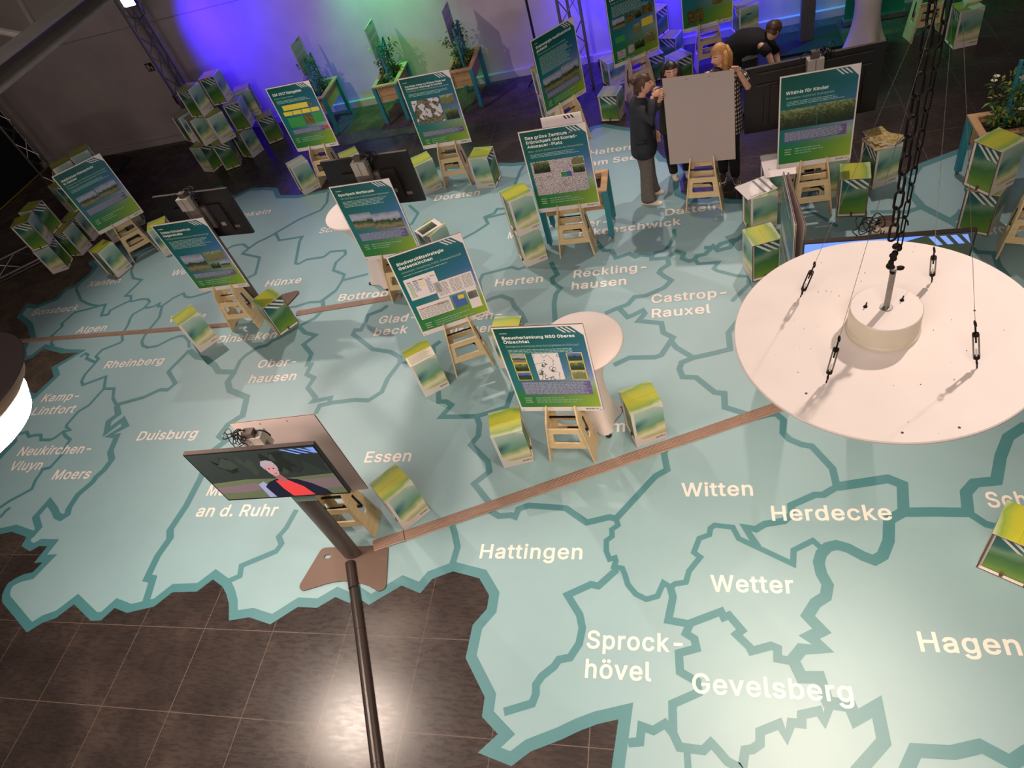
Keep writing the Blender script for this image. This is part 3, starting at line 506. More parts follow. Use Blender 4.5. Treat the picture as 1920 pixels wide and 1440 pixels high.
def inset(P, w):
    n = len(P); A = sum(P[i].x * P[(i + 1) % n].y - P[(i + 1) % n].x * P[i].y for i in range(n)); s = 1 if A > 0 else -1
    R = []
    for i in range(n):
        e0 = (P[i] - P[i - 1]).normalized(); e1 = (P[(i + 1) % n] - P[i]).normalized()
        n0 = Vector((-e0.y, e0.x, 0)) * s; n1 = Vector((-e1.y, e1.x, 0)) * s; h = n0 + n1
        k = 2 * w / max(h.length_squared, 1.0) if h.length > 1e-6 else w
        R.append(P[i] + h * k)
    return R
road = thing('floor_map', 'large turquoise vinyl floor map with place names and darker borders', 'floor map')
P = [G(p, 0.0) for p in OUT]
b = MB(); top = [Vector((p.x, p.y, 0.0020)) for p in P]; b.face(top, M_MAP)
for i in range(len(P)):
    q = (i + 1) % len(P); b.face((P[i], P[q], top[q], top[i]), M_LINE)
b.build('map_sheet', road)
b = MB(); O = [Vector((p.x, p.y, 0)) for p in P]; I = [Vector((p.x, p.y, 0)) for p in inset(P, 0.088)]
for i in range(len(O)):
    q = (i + 1) % len(O); h = Vector((0, 0, 0.0022 + 0.0000022 * i)); b.face((O[i] + h, O[q] + h, I[q] + h, I[i] + h), M_LINE)
b.build('outer_border', road)

THIN, MED, THK = 0.046, 0.06, 0.084
LINES = [
(THIN, [(179,495),(172,512),(150,532),(143,542),(152,563),(163,569),(172,572),(185,574),(198,571),(190,592),(203,590),(207,582),(235,568),(246,564)]),
(THIN, [(255,482),(246,510),(250,522),(266,525),(235,555),(246,555),(245,566)]),
(THIN, [(245,566),(265,561),(277,561),(281,566),(271,577),(280,577),(290,574),(299,569),(297,575),(304,574),(325,559),(344,550),(347,556),(354,558),(362,557),(390,549),(405,540)]),
(THIN, [(184,575),(160,581),(140,586),(116,607),(117,612),(97,630),(100,632),(96,645),(101,649)]),
(THIN, [(272,577),(250,589),(244,598),(240,610),(229,627),(230,639),(225,643),(192,656),(180,668),(185,674),(178,679),(170,676),(162,672),(166,666),(160,663),(150,670)]),
(THIN, [(185,674),(160,702),(153,715),(156,722),(199,706),(195,729),(214,729),(212,747),(219,760)]),
(THIN, [(195,729),(167,760),(147,772),(125,797),(125,802),(134,807),(119,809),(105,820),(95,825),(77,825),(77,816),(66,816),(55,819),(50,810),(30,816)]),
(THIN, [(119,809),(122,817),(132,825),(124,836),(117,852),(94,877),(80,880),(76,888),(67,900),(60,917),(47,924),(40,928),(19,939),(0,952)]),
(THIN, [(20,952),(11,958),(0,971)]),
(THK, [(219,760),(222,777),(204,790),(200,810),(230,787),(236,799),(205,817),(220,817),(207,847),(210,862),(195,882),(180,895),(174,904),(146,928),(129,954),(127,964),(116,971),(107,967),(103,956),(92,941),(67,969),(73,990),(58,1007)]),
(MED, [(220,759),(270,745),(300,731),(315,731),(329,719),(316,697),(325,687),(355,657)]),
(THIN, [(304,575),(299,595),(277,622),(270,632),(266,641),(268,648),(277,652),(295,649),(320,636),(338,630),(347,631),(354,640),(355,652)]),
(THK, [(355,657),(370,670),(385,672),(402,685),(410,697),(440,698)]),
(MED, [(440,698),(450,677),(460,667),(483,652),(500,648),(511,639),(527,632),(545,622),(560,612)]),
(THK, [(440,698),(427,716),(431,732),(463,745),(455,780),(450,782),(427,797),(412,817),(425,826),(393,850),(377,895),(349,949),(319,994),(319,1010),(296,1042),(276,1084),(287,1086),(274,1128)]),
(MED, [(556,956),(537,990),(523,1006),(528,1020),(518,1034),(453,1061),(450,1080),(428,1090)]),
(MED, [(630,545),(605,563),(607,580),(590,597),(560,612),(572,624),(592,629),(569,646),(584,664),(576,684),(584,683),(575,702),(589,709),(577,727),(592,746),(586,753),(620,746),(617,757),(600,760),(592,776)]),
(MED, [(617,756),(665,750),(691,751),(716,735),(727,710),(750,680),(750,670),(732,660),(699,655),(662,627),(666,619),(677,619),(685,604),(690,591),(715,582),(727,573)]),
(THIN, [(750,680),(765,680)]),
(THIN, [(540,577),(555,575),(580,567),(605,566)]),
(THIN, [(630,545),(642,526),(646,515),(625,507),(630,492),(648,477),(647,470),(620,472),(607,482),(575,487),(560,495),(554,494),(562,452),(567,444),(524,451),(517,438),(480,456),(453,476)]),
(THIN, [(517,437),(560,412),(602,394),(613,380),(616,360)]),
(THIN, [(642,526),(690,514)]),
(THIN, [(426,467),(437,461),(456,458),(467,466),(455,476),(487,483),(479,514),(461,523),(440,533)]),
(THIN, [(467,466),(485,453),(500,447),(517,437)]),
(THIN, [(767,385),(784,400),(772,420),(760,425)]),
(THIN, [(972,390),(932,392),(927,400),(909,407),(915,420),(892,435),(868,448)]),
(THIN, [(911,409),(957,398),(975,395)]),
(THIN, [(985,305),(975,322),(966,346)]),
(THIN, [(905,564),(899,528),(905,515),(960,501),(972,505),(988,500)]),
(MED, [(1033,492),(1045,515),(1035,522),(1037,531),(1051,541),(1042,552),(1039,570),(1041,610)]),
(MED, [(905,568),(922,560),(940,555),(959,562),(965,575),(977,587),(986,606)]),
(MED, [(1117,452),(1132,470),(1147,470),(1155,484),(1180,476),(1192,482),(1202,478),(1222,480),(1222,486),(1250,484),(1267,472),(1282,476),(1279,485),(1292,490),(1302,487),(1307,480),(1322,477),(1337,462),(1346,470),(1370,464),(1373,455),(1384,448)]),
(THIN, [(1222,480),(1230,474),(1246,471),(1258,456),(1264,442),(1264,430)]),
(MED, [(1252,485),(1254,496),(1240,505),(1236,511),(1245,518),(1259,526),(1245,540),(1210,555),(1190,557),(1177,571),(1158,578),(1135,588)]),
(THIN, [(1303,487),(1309,495),(1347,492),(1338,504),(1345,508),(1380,517),(1404,519),(1404,534),(1372,565)]),
(MED, [(1160,577),(1177,595),(1185,592),(1205,582),(1209,588),(1197,602),(1240,606),(1244,624),(1262,633),(1252,648),(1240,666),(1228,670),(1180,671),(1165,678),(1151,685)]),
(MED, [(1258,640),(1268,652),(1300,671),(1278,680),(1274,692),(1280,707),(1305,708),(1340,736),(1358,738),(1359,764),(1405,778),(1420,783),(1440,778),(1455,776),(1469,788),(1468,812),(1480,824),(1503,834),(1522,837),(1534,850),(1561,879),(1569,913)]),
(MED, [(1300,671),(1340,662),(1369,655),(1366,624),(1385,600)]),
(MED, [(893,778),(899,796),(897,817),(883,834),(915,866),(918,884),(889,907),(912,936),(930,955)]),
(MED, [(893,781),(827,782),(847,760),(836,753),(823,753),(822,735),(815,690),(812,650),(826,640)]),
(MED, [(893,781),(950,764),(962,729),(965,700)]),
(MED, [(848,985),(852,997),(858,1026),(846,1066)]),
(MED, [(905,950),(936,968),(958,966),(966,969),(972,955),(991,948),(1061,953),(1100,980),(1143,970),(1155,973),(1229,893),(1251,881),(1245,850),(1255,830)]),
(THIN, [(1155,973),(1159,985),(1147,993),(1148,1006),(1137,1014),(1137,1034),(1143,1049),(1153,1046),(1155,1052),(1151,1063),(1167,1066),(1172,1078),(1177,1096),(1192,1114),(1212,1124),(1233,1118),(1244,1093),(1257,1101),(1266,1095),(1286,1092),(1292,1071),(1313,1045),(1301,1036),(1311,1010),(1330,1003),(1332,991),(1340,985),(1374,989),(1385,1010),(1487,1058),(1488,1032),(1524,1014),(1540,1028)]),
(MED, [(1421,1026),(1397,989),(1417,993),(1434,983),(1470,977),(1484,965),(1483,948),(1528,928),(1544,928),(1569,913)]),
(THK, [(1569,913),(1665,898),(1692,909),(1694,960),(1667,975),(1666,1014),(1655,1042),(1639,1051),(1618,1043),(1590,1028),(1569,1022),(1552,1026),(1540,1038),(1535,1055),(1540,1076),(1552,1097),(1548,1119),(1529,1131),(1514,1155),(1541,1183),(1517,1195),(1543,1216),(1503,1217),(1487,1237),(1503,1270),(1536,1270),(1549,1309),(1556,1325)]),
(THK, [(1697,961),(1750,960),(1790,961),(1815,961),(1811,924),(1827,906),(1868,902),(1876,856),(1890,820),(1925,797)]),
(MED, [(1815,961),(1848,983),(1893,994),(1930,998)]),
(MED, [(1257,1101),(1262,1120),(1253,1163),(1291,1170),(1352,1147),(1357,1158),(1367,1154),(1391,1182),(1381,1190),(1405,1213),(1409,1221),(1446,1211),(1458,1216),(1458,1235),(1485,1240)]),
(MED, [(1293,1172),(1286,1188),(1302,1198),(1306,1216),(1273,1225),(1275,1260),(1307,1278),(1309,1299),(1261,1320),(1262,1375),(1274,1401),(1319,1407),(1333,1393),(1348,1409),(1364,1428),(1387,1440),(1392,1440),(1397,1407),(1411,1405),(1425,1395),(1425,1372),(1462,1357),(1475,1383),(1483,1355),(1503,1357),(1503,1340),(1536,1333),(1546,1352),(1557,1318)]),
(THK, [(1557,1318),(1594,1324),(1604,1348),(1644,1325),(1657,1391),(1605,1450)]),
(THK, [(1697,1450),(1716,1407),(1786,1411),(1839,1399),(1897,1430),(1930,1408)]),
(MED, [(1262,1375),(1247,1357),(1225,1370),(1203,1362),(1200,1391),(1178,1393)]),
(THIN, [(1288,1408),(1291,1450)]),
(MED, [(1157,1068),(1122,1099),(1108,1096),(1064,1116),(1087,1153),(1092,1178),(1086,1207),(1069,1233),(1048,1237),(1039,1250),(1016,1268),(1005,1284),(1005,1301),(998,1319),(945,1335)]),
(THK, [(1678,322),(1700,337),(1708,350),(1706,362),(1729,388),(1782,415),(1798,404),(1806,394)]),
(MED, [(1632,398),(1676,397),(1700,398),(1729,388)]),
(MED, [(1782,415),(1800,430),(1806,455),(1832,473),(1864,475),(1872,498),(1890,520)]),
(MED, [(1320,465),(1345,463),(1352,457),(1384,448),(1395,440)]),
(THIN, [(1500,330),(1520,358),(1512,392),(1545,410),(1570,425)]),
]
def strip(b, pts, w, z, m):
    n = len(pts); A = []; B = []
    for i, p in enumerate(pts):
        e0 = (p - pts[i - 1]).normalized() if i else None; e1 = (pts[i + 1] - p).normalized() if i < n - 1 else None
        if e0 is None: e0 = e1
        if e1 is None: e1 = e0
        h = Vector((-e0.y, e0.x, 0)) + Vector((-e1.y, e1.x, 0)); k = w / max(h.length_squared, 0.9)
        A.append(Vector((p.x, p.y, z)) + h * k); B.append(Vector((p.x, p.y, z)) - h * k)
    for i in range(n - 1): b.face((B[i], B[i + 1], A[i + 1], A[i]), m)
for k, (wd, pl) in enumerate(LINES): b = MB(); strip(b, [G(p) for p in pl], wd, 0.0028 + 0.000015 * k, M_LINE); b.build('district_border', road)

NAMES = [('Sonsbeck',(57.5,591.8),(141.3,585)),('Alpen',(140.5,625.5),(196,620.5)),('Xanten',(162.5,538.3),(222.5,531.3)),('Wesel',(319.5,517.5),(374,511)),('Voerde',(313.8,605),(383,597.5)),
('Dinslaken',(406.3,643.8),(514.5,637.5)),('Ober-',(481.3,690.5),(552,687)),('hausen',(465,718.8),(553,712.5)),('Hünxe',(496.3,538),(562.5,531.3)),('Bottrop',(633,565),(726,556.3)),
('Glad-',(708.8,607.5),(777,603)),('beck',(700,630),(762.5,626.3)),('Schermbeck',(597.5,438),(708,424)),('Hamminkeln',(392,417),(504,402.5)),('Dorsten',(813.8,377.5),(898.5,366.3)),('Marl',(951.8,448),(989,443)),
('Herten',(927.5,538),(1017.3,530)),('Reckling-',(1075,521.3),(1212,510)),('hausen',(1071.3,543.8),(1174,534.5)),('Castrop-',(1221.3,568.8),(1363,558.5)),('Rauxel',(1222,596.3),(1333,587)),
('Oer-',(1084,428),(1139,421.5)),('Erkenschwick',(1085,444.5),(1277,425)),('Datteln',(1247.5,405),(1352,393.8)),('am See',(1106,312),(1193,303.8)),('Haltern',(1106,292),(1190,284)),('Gelsen-',(832,606),(940,592.5)),('kirchen',(838,629),(926,621)),
('Bochum',(1036,815),(1172,810)),('Essen',(682.5,867.5),(769,864.5)),('Duisburg',(255,826.3),(366,822.5)),('Moers',(96.3,899.3),(166.3,896.3)),('Neukirchen-',(31.3,855),(166.5,849.5)),('Vluyn',(15,882.5),(74.5,880.8)),
('Kamp-',(76.3,753.8),(144,749.5)),('Lintfort',(57.5,778.8),(136.5,774.5)),('Rheinberg',(193.8,691.3),(302,685)),('Mülheim',(386.4,929.3),(488,926.5)),('an d. Ruhr',(366,968.6),(517,967.2)),('Hattingen',(898.8,1046.7),(1091.4,1048.8)),
('Sprock-',(1099.6,1215),(1280,1219)),('hövel',(1096.7,1270),(1221,1276)),('Wetter',(1333,1109),(1489.5,1111.5)),('Witten',(1277.9,931),(1412.5,930)),('Herdecke',(1448,976.2),(1674.6,976.2)),('Gevelsberg',(1298.4,1298.8),(1601.6,1317)),
('Hagen',(1726.6,1220.9),(1917,1226)),('Schwerte',(1853.7,951.6),(2060,952)),('Lünen',(1447,468),(1529.5,457.5)),('Bergkamen',(1833,442),(1975,427)),('Dortmund',(1560,640),(1740,630))]
for t, a, c in NAMES:
    A, B = G(a), G(c); fx = 0.133 / 0.729
    V, F, x1 = word(t, 0.022); s = (B.x - A.x) / x1
    b = MB(); b.poly([(A.x + p[0] * s, A.y + p[1] * fx, 0.0042) for p in V], F, M_TXT); b.build('place_name', road)

Z0 = 0.0044
# cable ducts
def duct(name, label, cuts, w, h, m, prof=7, lift=0.0):
    r = thing(name, label, 'cable duct', (0, 0, 0))
    for k, (a, c) in enumerate(zip(cuts[:-1], cuts[1:])):
        a, c = Vector((a[0], a[1], 0)), Vector((c[0], c[1], 0)); d = (c - a).normalized(); a = a + d * 0.002; L = (c - a).length; n = Vector((-d.y, d.x, 0))
        o_ = [(-w / 2, 0)] + [(-w / 2 * cos(pi * j / prof) * 0.92, h * (0.35 + 0.65 * sin(pi * j / prof))) for j in range(prof + 1)] + [(w / 2, 0)]
        b = MB(); lo = [Vector((0, u, v)) for u, v in o_]; hi = [Vector((L, u, v)) for u, v in o_]; N = len(o_)
        for i in range(N): b.face((lo[i], lo[(i + 1) % N], hi[(i + 1) % N], hi[i]), m)
        b.face(lo[::-1], m); b.face(hi, m)
        o = b.build('duct_segment', r, weld=True); o.location = (a.x, a.y, Z0 + (lift if k == 0 else 0)); o.rotation_euler = (0, 0, math.atan2(d.y, d.x))
    return r
A0, A1 = Vector((-3.10, 2.815)), Vector((2.05, 4.815))
duct('cable_duct', 'ribbed brown cable duct running from the near screen stand towards the hanging disc', [A0 + (A1 - A0) * t for t in (0, .055, .145, .29, .47, .65, .755)], 0.118, 0.022, M_DUCT, lift=.0125)
duct('cable_duct', 'straight brown cable duct across Alpen at the left edge of the map', [(-10.15, 6.27), (-9.0, 6.235), (-7.6, 6.195), (-6.15, 6.155)], 0.085, 0.02, M_DUCT)
duct('cable_duct', 'ribbed brown cable duct between Dinslaken and Bottrop', [(-5.25, 6.25), (-4.85, 6.29), (-4.3, 6.335), (-3.75, 6.39)], 0.10, 0.022, M_DUCT)
duct('cable_duct', 'long dark round cable duct from the near screen stand down the bare floor', [(-3.285, 2.64), (-3.17, 2.39), (-3.0, 2.02), (-2.55, 1.02), (-2.2, 0.25)], 0.095, 0.05, M_TUBE, 9, .0125)
# ------------------------------------------------------------------ cardboard stools
def make_stool(H):
    r = bpy.data.objects.new('cardboard_stool', None); COL.objects.link(r); r.empty_display_size = 0.1
    S = 0.15; b = MB()
    for sg in (-1, 1):
        def fr(x, z, o=0.0, sg=sg): return Vector((x * -sg, sg * (S + o), z))
        b.quad(fr(-S, 0), fr(S, 0), fr(S, H), fr(-S, H), M_CARD)
        pr = [(-.123, .135), (-.072, .088), (.149, .088), (.149, H - .05), (.085, H - .004), (-.123, H - .004)]
        b.face([fr(x, z, .0008) for x, z in pr], M_BF, [((x + .15) / .3, z / H) for x, z in pr])
        for k in range(3):
            x0 = .073 + k * .02; b.face([fr(x, z, .0014) for x, z in ((x0, H - .006), (x0 + .009, H - .006), (x0 + .009 + .026, H - .028), (x0 + .026, H - .028))], M_CARD)
        b.text('RUHR', lambda u, v, f=fr: f(u, v + .040, .0012), .018, M_INK, width=.062, bold=.03, x0=.05)
        for k in range(3): b.quad(*[fr(x, z, .0012) for x, z in ((.118, .052 - k * .006), (.138 - k * .004, .052 - k * .006), (.138 - k * .004, .055 - k * .006), (.118, .055 - k * .006))], M_INK)
    b.face([(-S, -S, 0), (-S, S, 0), (S, S, 0), (S, -S, 0)], M_EDGE)
    rim = .011
    for sg in (-1, 1):                                     # frame round each side opening
        def fs(y, z, o=0.0, sg=sg): return Vector((sg * (S + o), y * sg, z))
        o4 = [(-S, 0), (S, 0), (S, H), (-S, H)]; i4 = [(-S + rim, rim), (S - rim, rim), (S - rim, H - rim), (-S + rim, H - rim)]
        for k in range(4):
            q = (k + 1) % 4
            b.face([fs(*o4[k]), fs(*o4[q]), fs(*i4[q]), fs(*i4[k])], M_EDGE)
            b.face([fs(*i4[k]), fs(*i4[q]), fs(*i4[q], -.016), fs(*i4[k], -.016)], M_CARD)
    b.build('carton', r)
    for sg in (-1, 1):
        def fs(y, z, o=0.0, sg=sg): return Vector((sg * (S + o), y * sg, z))
        b = MB(); e = S - rim; b.quad(fs(-e, rim, -.016), fs(e, rim, -.016), fs(e, H - rim, -.016), fs(-e, H - rim, -.016), M_BS)
        b.face([fs(y, z, -.0152) for y, z in ((-e, rim), (-e + .014, rim), (-e + .014, H - rim), (-e, H - rim))], M_CARD)
        for k, y0 in enumerate((-.126, -.052, .022)):        # three white diagonals
            L_ = min(.150, (e - y0 - .034) / .72 * 1.0); dy = L_; z1 = H - rim
            P = [(y0, z1), (y0 + .034, z1), (min(y0 + .034 + dy, e), z1 - (min(y0 + .034 + dy, e) - y0 - .034) * .86), (min(y0 + dy, e), z1 - (min(y0 + dy, e) - y0) * .86)]
            b.face([fs(y, z, -.0148) for y, z in P], M_CARD)
        for ya, yb in ((-e, -.012), (.012, e)):
            b.face([fs(y, z, o) for y, z, o in ((ya, rim, -.002), (yb, rim, -.002), (yb, rim + .016, -.013), (ya, rim + .016, -.013))], M_CARD)
        b.box(fs(0, rim + .02, -.009), (.016, .02, .04), M_EDGE)
        b.build('side_panel', r)
    b = MB(); t = S + .0015
    b.quad((-t, -t, H + .003), (t, -t, H + .003), (t, t, H + .003), (-t, t, H + .003), M_BT)
    for k in range(4):
        c = [(-t, -t), (t, -t), (t, t), (-t, t)]; p, q = c[k], c[(k + 1) % 4]; b.face([(*p, H - .001), (*q, H - .001), (*q, H + .003), (*p, H + .003)], M_CARD)
    b.face([(-t, -.001, H + .0036), (t, -.001, H + .0036), (t, .001, H + .0036), (-t, .001, H + .0036)], mat('fold_line', '7c7f2c', 0.6))
    b.build('lid', r); return r
BH, BL_ = .492, .404
PROTO = {BH: make_stool(BH), BL_: make_stool(BL_)}
USED = set()
def stool(x, y, z, yaw, facing, label, group, H=BH):
    if facing == 'B': yaw += pi / 2
    z += Z0
    if H in USED: return dup(PROTO[H], (x, y, z), yaw, label, group)
    USED.add(H); r = PROTO[H]; r.location = (x, y, z); r.rotation_euler = (0, 0, yaw)
    return tag(r, label, 'stool', group)
G1, G2, G3, G4 = 'cardboard stools beside the poster easels', 'cardboard stools stacked under the blue-lit truss', 'cardboard stools stacked at the left truss', 'cardboard stools along the blue-lit stage'
for r in PROTO.values(): r['category'] = 'stool'
T = 'printed cardboard stool '
for a in [
 (-9.14, 7.778, 0, 1.156, 'A', 'standing alone beside the Xanten poster easel', G1),
 (-6.506, 5.863, 0, .87, 'A', 'covering Voerde, left of the Hagenstraße easel', G1),
 (-5.35, 6.04, 0, .879, 'B', 'with striped side forward, right of the Hagenstraße easel', G1),
 (-8.30, 8.20, 0, .5, 'A', 'mostly hidden behind the upper left corner of the Hagenstraße poster', G1),
 (-6.219, 9.429, 0, .716, 'A', 'left of the yellow-boxed IGA poster easel', G1),
 (-5.274, 9.418, 0, .54, 'A', 'right of the IGA poster easel, above a black screen', G1),
 (-3.904, 8.875, 0, .548, 'A', 'left of the Dorsten poster easel, beside the black screen back', G1),
 (-2.949, 8.78, 0, -.142, 'A', 'right of the Dorsten poster easel at the map edge', G1),
 (-2.051, 6.879, 0, .461, 'A', 'lower one of the two-high tower beside the Das grüne Zentrum poster', G1),
 (-2.037, 6.853, BH, .519, 'A', 'upper one of the two-high tower beside the Das grüne Zentrum poster', G1),
 (-3.345, 7.098, 0, .984, 'A', 'with a photo sheet on top, behind the Mottbruch poster', G1),
 (-2.956, 4.827, 0, .57, 'A', 'with an added pale sheet on top, left of the Gelsenkirchen easel', G1),
 (-2.034, 5.12, 0, -.064, 'A', 'half hidden behind the left edge of the Besucherlenkung poster', G1),
 (-1.845, 3.835, 0, .242, 'A', 'front left of the Besucherlenkung easel', G1),
 (-.605, 4.04, 0, .378, 'A', 'right of the Besucherlenkung easel, touching the cable duct', G1),
 (-2.833, 3.188, 0, .826, 'A', 'below the word Essen, right of the near screen', G1),
 (.675, 6.992, 0, .226, 'A', 'carrying a striped white sheet, left of the Wildnis easel', G1),
 (.90, 7.526, 0, .02, 'A', 'carrying a large blank sheet, behind the left corner of the Wildnis poster', G1),
 (.62, 6.182, 0, .253, 'B', 'left of the poster seen edge-on', G1),
 (1.668, 7.098, 0, -.143, 'B', 'with striped side forward, right of the Wildnis easel', G1),
 (2.03, 7.60, 0, .367, 'A', 'carrying a pile of brochures', G1),
 (1.50, 7.50, 0, .08, 'A', 'wedged behind the striped stool right of the Wildnis easel', G1),
 (2.782, 6.563, BH, -1.0, 'B', 'upper one of the pair beside the right-hand planter', G1),
 (2.796, 6.558, 0, -.627, 'B', 'lower one of the pair beside the right-hand planter', G1),
 (3.623, 10.556, 0, .106, 'A', 'with papers on top in the dark top right corner', G1),
 (1.98, 2.72, 0, -.55, 'B', 'cut by the right picture edge beside Schwerte', G1),
 (-8.402, 10.827, 2 * BH, -.245, 'B', 'top tier, left one of the stack by the blue wall', G2),
 (-8.13, 11.18, 2 * BH, .045, 'B', 'topmost right one of the stack by the blue wall', G2),
 (-8.18, 10.76, BH, .741, 'A', 'middle tier, cloud-printed face in the centre of the blue wall stack', G2),
 (-7.92, 11.10, BH, .16, 'B', 'middle tier, striped face right of centre in the blue wall stack', G2),
 (-8.585, 10.796, BH, .907, 'A', 'middle tier, left of centre in the blue wall stack', G2),
 (-8.981, 11.014, BH, .981, 'A', 'middle tier, leftmost of the blue wall stack below the fire extinguisher', G2),
 (-7.96, 11.60, BH, .396, 'A', 'middle tier, rear right one of the blue wall stack', G2),
 (-8.76, 10.74, 0, -.3, 'A', 'bottom tier, leftmost of the blue wall stack', G2),
 (-8.30, 10.70, 0, .357, 'B', 'bottom tier, striped face second from left in the blue wall stack', G2),
 (-8.02, 11.02, 0, 1.14, 'A', 'bottom tier, third from left in the blue wall stack', G2),
 (-7.70, 11.45, 0, .45, 'B', 'bottom tier, rightmost of the blue wall stack', G2),
 (-10.549, 8.103, BH, .396, 'B', 'upper tier, front left one of the left truss stack', G3),
 (-10.66, 8.50, BH, 1.592, 'B', 'upper tier, second one of the left truss stack with stripes facing right', G3),
 (-10.581, 8.123, 0, .341, 'A', 'bottom tier, nearest one of the left truss stack', G3),
 (-10.47, 8.53, 0, 1.5, 'A', 'bottom tier, second one of the left truss stack', G3),
 (-10.509, 8.93, 0, 1.577, 'A', 'bottom tier, half behind the Xanten poster in the left truss stack', G3),
 (-10.52, 9.15, BH, -.5, 'A', 'upper tier, left of the Xanten poster title, at the left truss', G3),
 (-10.75, 9.55, BH, .58, 'A', 'mostly hidden at the top left corner of the Xanten poster', G3),
 (-9.80, 8.80, 2 * BH, .837, 'A', 'dark top showing left above the Xanten poster', G3),
 (-9.62, 9.10, 2 * BH, .646, 'A', 'dark top showing right above the Xanten poster', G3),
]: stool(*a[:5], T + a[5], a[6])
# carriers below the two high, mostly hidden ones
stool(-9.80, 8.80, BH, .8, 'A', T + 'hidden behind the Xanten poster, carrying another one, left of two', G3)
stool(-9.80, 8.82, 0, .8, 'A', T + 'hidden at floor level behind the Xanten poster, left of two', G3)
stool(-9.62, 9.13, BH, .6, 'A', T + 'hidden behind the Xanten poster, carrying another one, right of two', G3)
stool(-9.62, 9.15, 0, .6, 'A', T + 'hidden at floor level behind the Xanten poster, right of two', G3)
stool(-10.75, 9.57, 0, .58, 'A', T + 'hidden at floor level in the rear of the left truss stack', G3)
for a in [
 (-1.165, 10.13, 0, -.28, 'B', 'shorter, standing alone in front of the landscape poster easel', G4),
 (-1.19, 11.24, 0, .493, 'A', 'shorter, left behind the landscape poster easel', G4),
 (-.566, 11.16, 0, .349, 'B', 'shorter, right behind the landscape poster easel', G4),
 (-.15, 10.90, 0, .586, 'B', 'shorter, behind the dark-haired woman', G4),
 (-.269, 11.69, 0, -.425, 'B', 'shorter, lit blue on top against the stage wall', G4),
 (-.48, 11.80, BL_, .95, 'B', 'shorter, raised on another one right of the landscape poster', G4),
 (.845, 11.30, BL_, .32, 'A', 'shorter, with a posting slot, raised on another one at the wall', G4),
 (.85, 11.32, 0, .22, 'A', 'shorter, below the slotted one at the wall', G4),
 (-2.16, 10.45, BL_, .405, 'A', 'shorter, upper one behind the solar energy poster', G4),
 (-2.15, 10.44, 0, .405, 'A', 'shorter, lower one behind the solar energy poster', G4),
]: stool(*a[:5], T + a[5], a[6], BL_)
b = MB(); b.box((0, 0, 0), (.075, .002, .014), M_INK); o = b.build('posting_slot')
for q in bpy.data.objects:
    if q.name.startswith('cardboard_stool') and 'posting slot' in str(q.get('label', '')):
        o.parent = q; o.location = (0, -.152, .29)

# ------------------------------------------------------------------ easels
def make_easel():
    r = bpy.data.objects.new('plywood_easel', None); COL.objects.link(r)
    def sx(z): return .222 - (.222 - .138) * z / .69
    prof = [(-.143, 0), (-.108, .55), (-.03, .69), (-.0125, .69), (-.0125, .60), (.0125, .60), (.0125, .69), (.03, .69), (.108, .55), (.143, 0)]
    hole = rrect(-.04, .24, .04, .40, .035, 5)
    for sg in (-1, 1):
        b = MB(); b.slab([prof, hole], lambda y, z, w, sg=sg: Vector((sg * (sx(z) - .015 + w), y, z)), .015, M_PLY)
        b.slab([rrect(-.003, .10, .003, .20, .002, 2)], lambda y, z, w, sg=sg: Vector((sg * (sx(z) + .0004 + w), y + .1, z)), .0008, M_EDGE)
        b.build('side_plate', r, weld=True)
    def pan(name, z0, z1, wins, y0, y1, sgn):
        def yy(z): return sgn * (y0 + (y1 - y0) * (z - z0) / (z1 - z0))
        L = [[(-1, z0), (1, z0), (1, z1), (-1, z1)]] + wins
        def f(u, z, w):
            x = (sx(z) - .016) * (u if abs(u) == 1 else u)
            return Vector((x, yy(z) + sgn * -w, z))
        b = MB(); b.slab(L, f, .015, M_PLY)
        b.build(name, r, weld=True)
    pan('front_panel', .19, .455, [rrect(-.72, .262, .72, .392, .03)], .118, .10, -1)
    pan('rear_panel', .19, .60, [rrect(-.72, .255, .72, .35, .03), rrect(-.72, .42, .72, .50, .03)], .118, .085, 1)
    b = MB()
    for z in (.50, .315): b.box((0, .012, z), (2 * sx(z) + .01, .024, .004), M_BLACK)
    for sg in (-1, 1): b.bar((sg * (sx(.5) + .004), .012, .5), (sg * (sx(.315) + .004), .012, .315), .004, .024, M_BLACK, (0, 1, 0))
    st = b.build('ratchet_strap', r)
    b = MB(); b.box((.04, .012, .318), (.10, .036, .028), M_BLACK); b.bar((.07, .0, .32), (.13, -.03, .275), .022, .012, M_BLACK); b.build('buckle', st)
    return r
EZ = make_easel(); EZ['category'] = 'easel'; ez_used = False
def easel(x, y, yaw, label):
    global ez_used
    if not ez_used:
        ez_used = True; EZ.location = (x, y, Z0); EZ.rotation_euler = (0, 0, yaw); return tag(EZ, label, 'easel', 'plywood easels')
    return dup(EZ, (x, y, Z0), yaw, label, 'plywood easels')

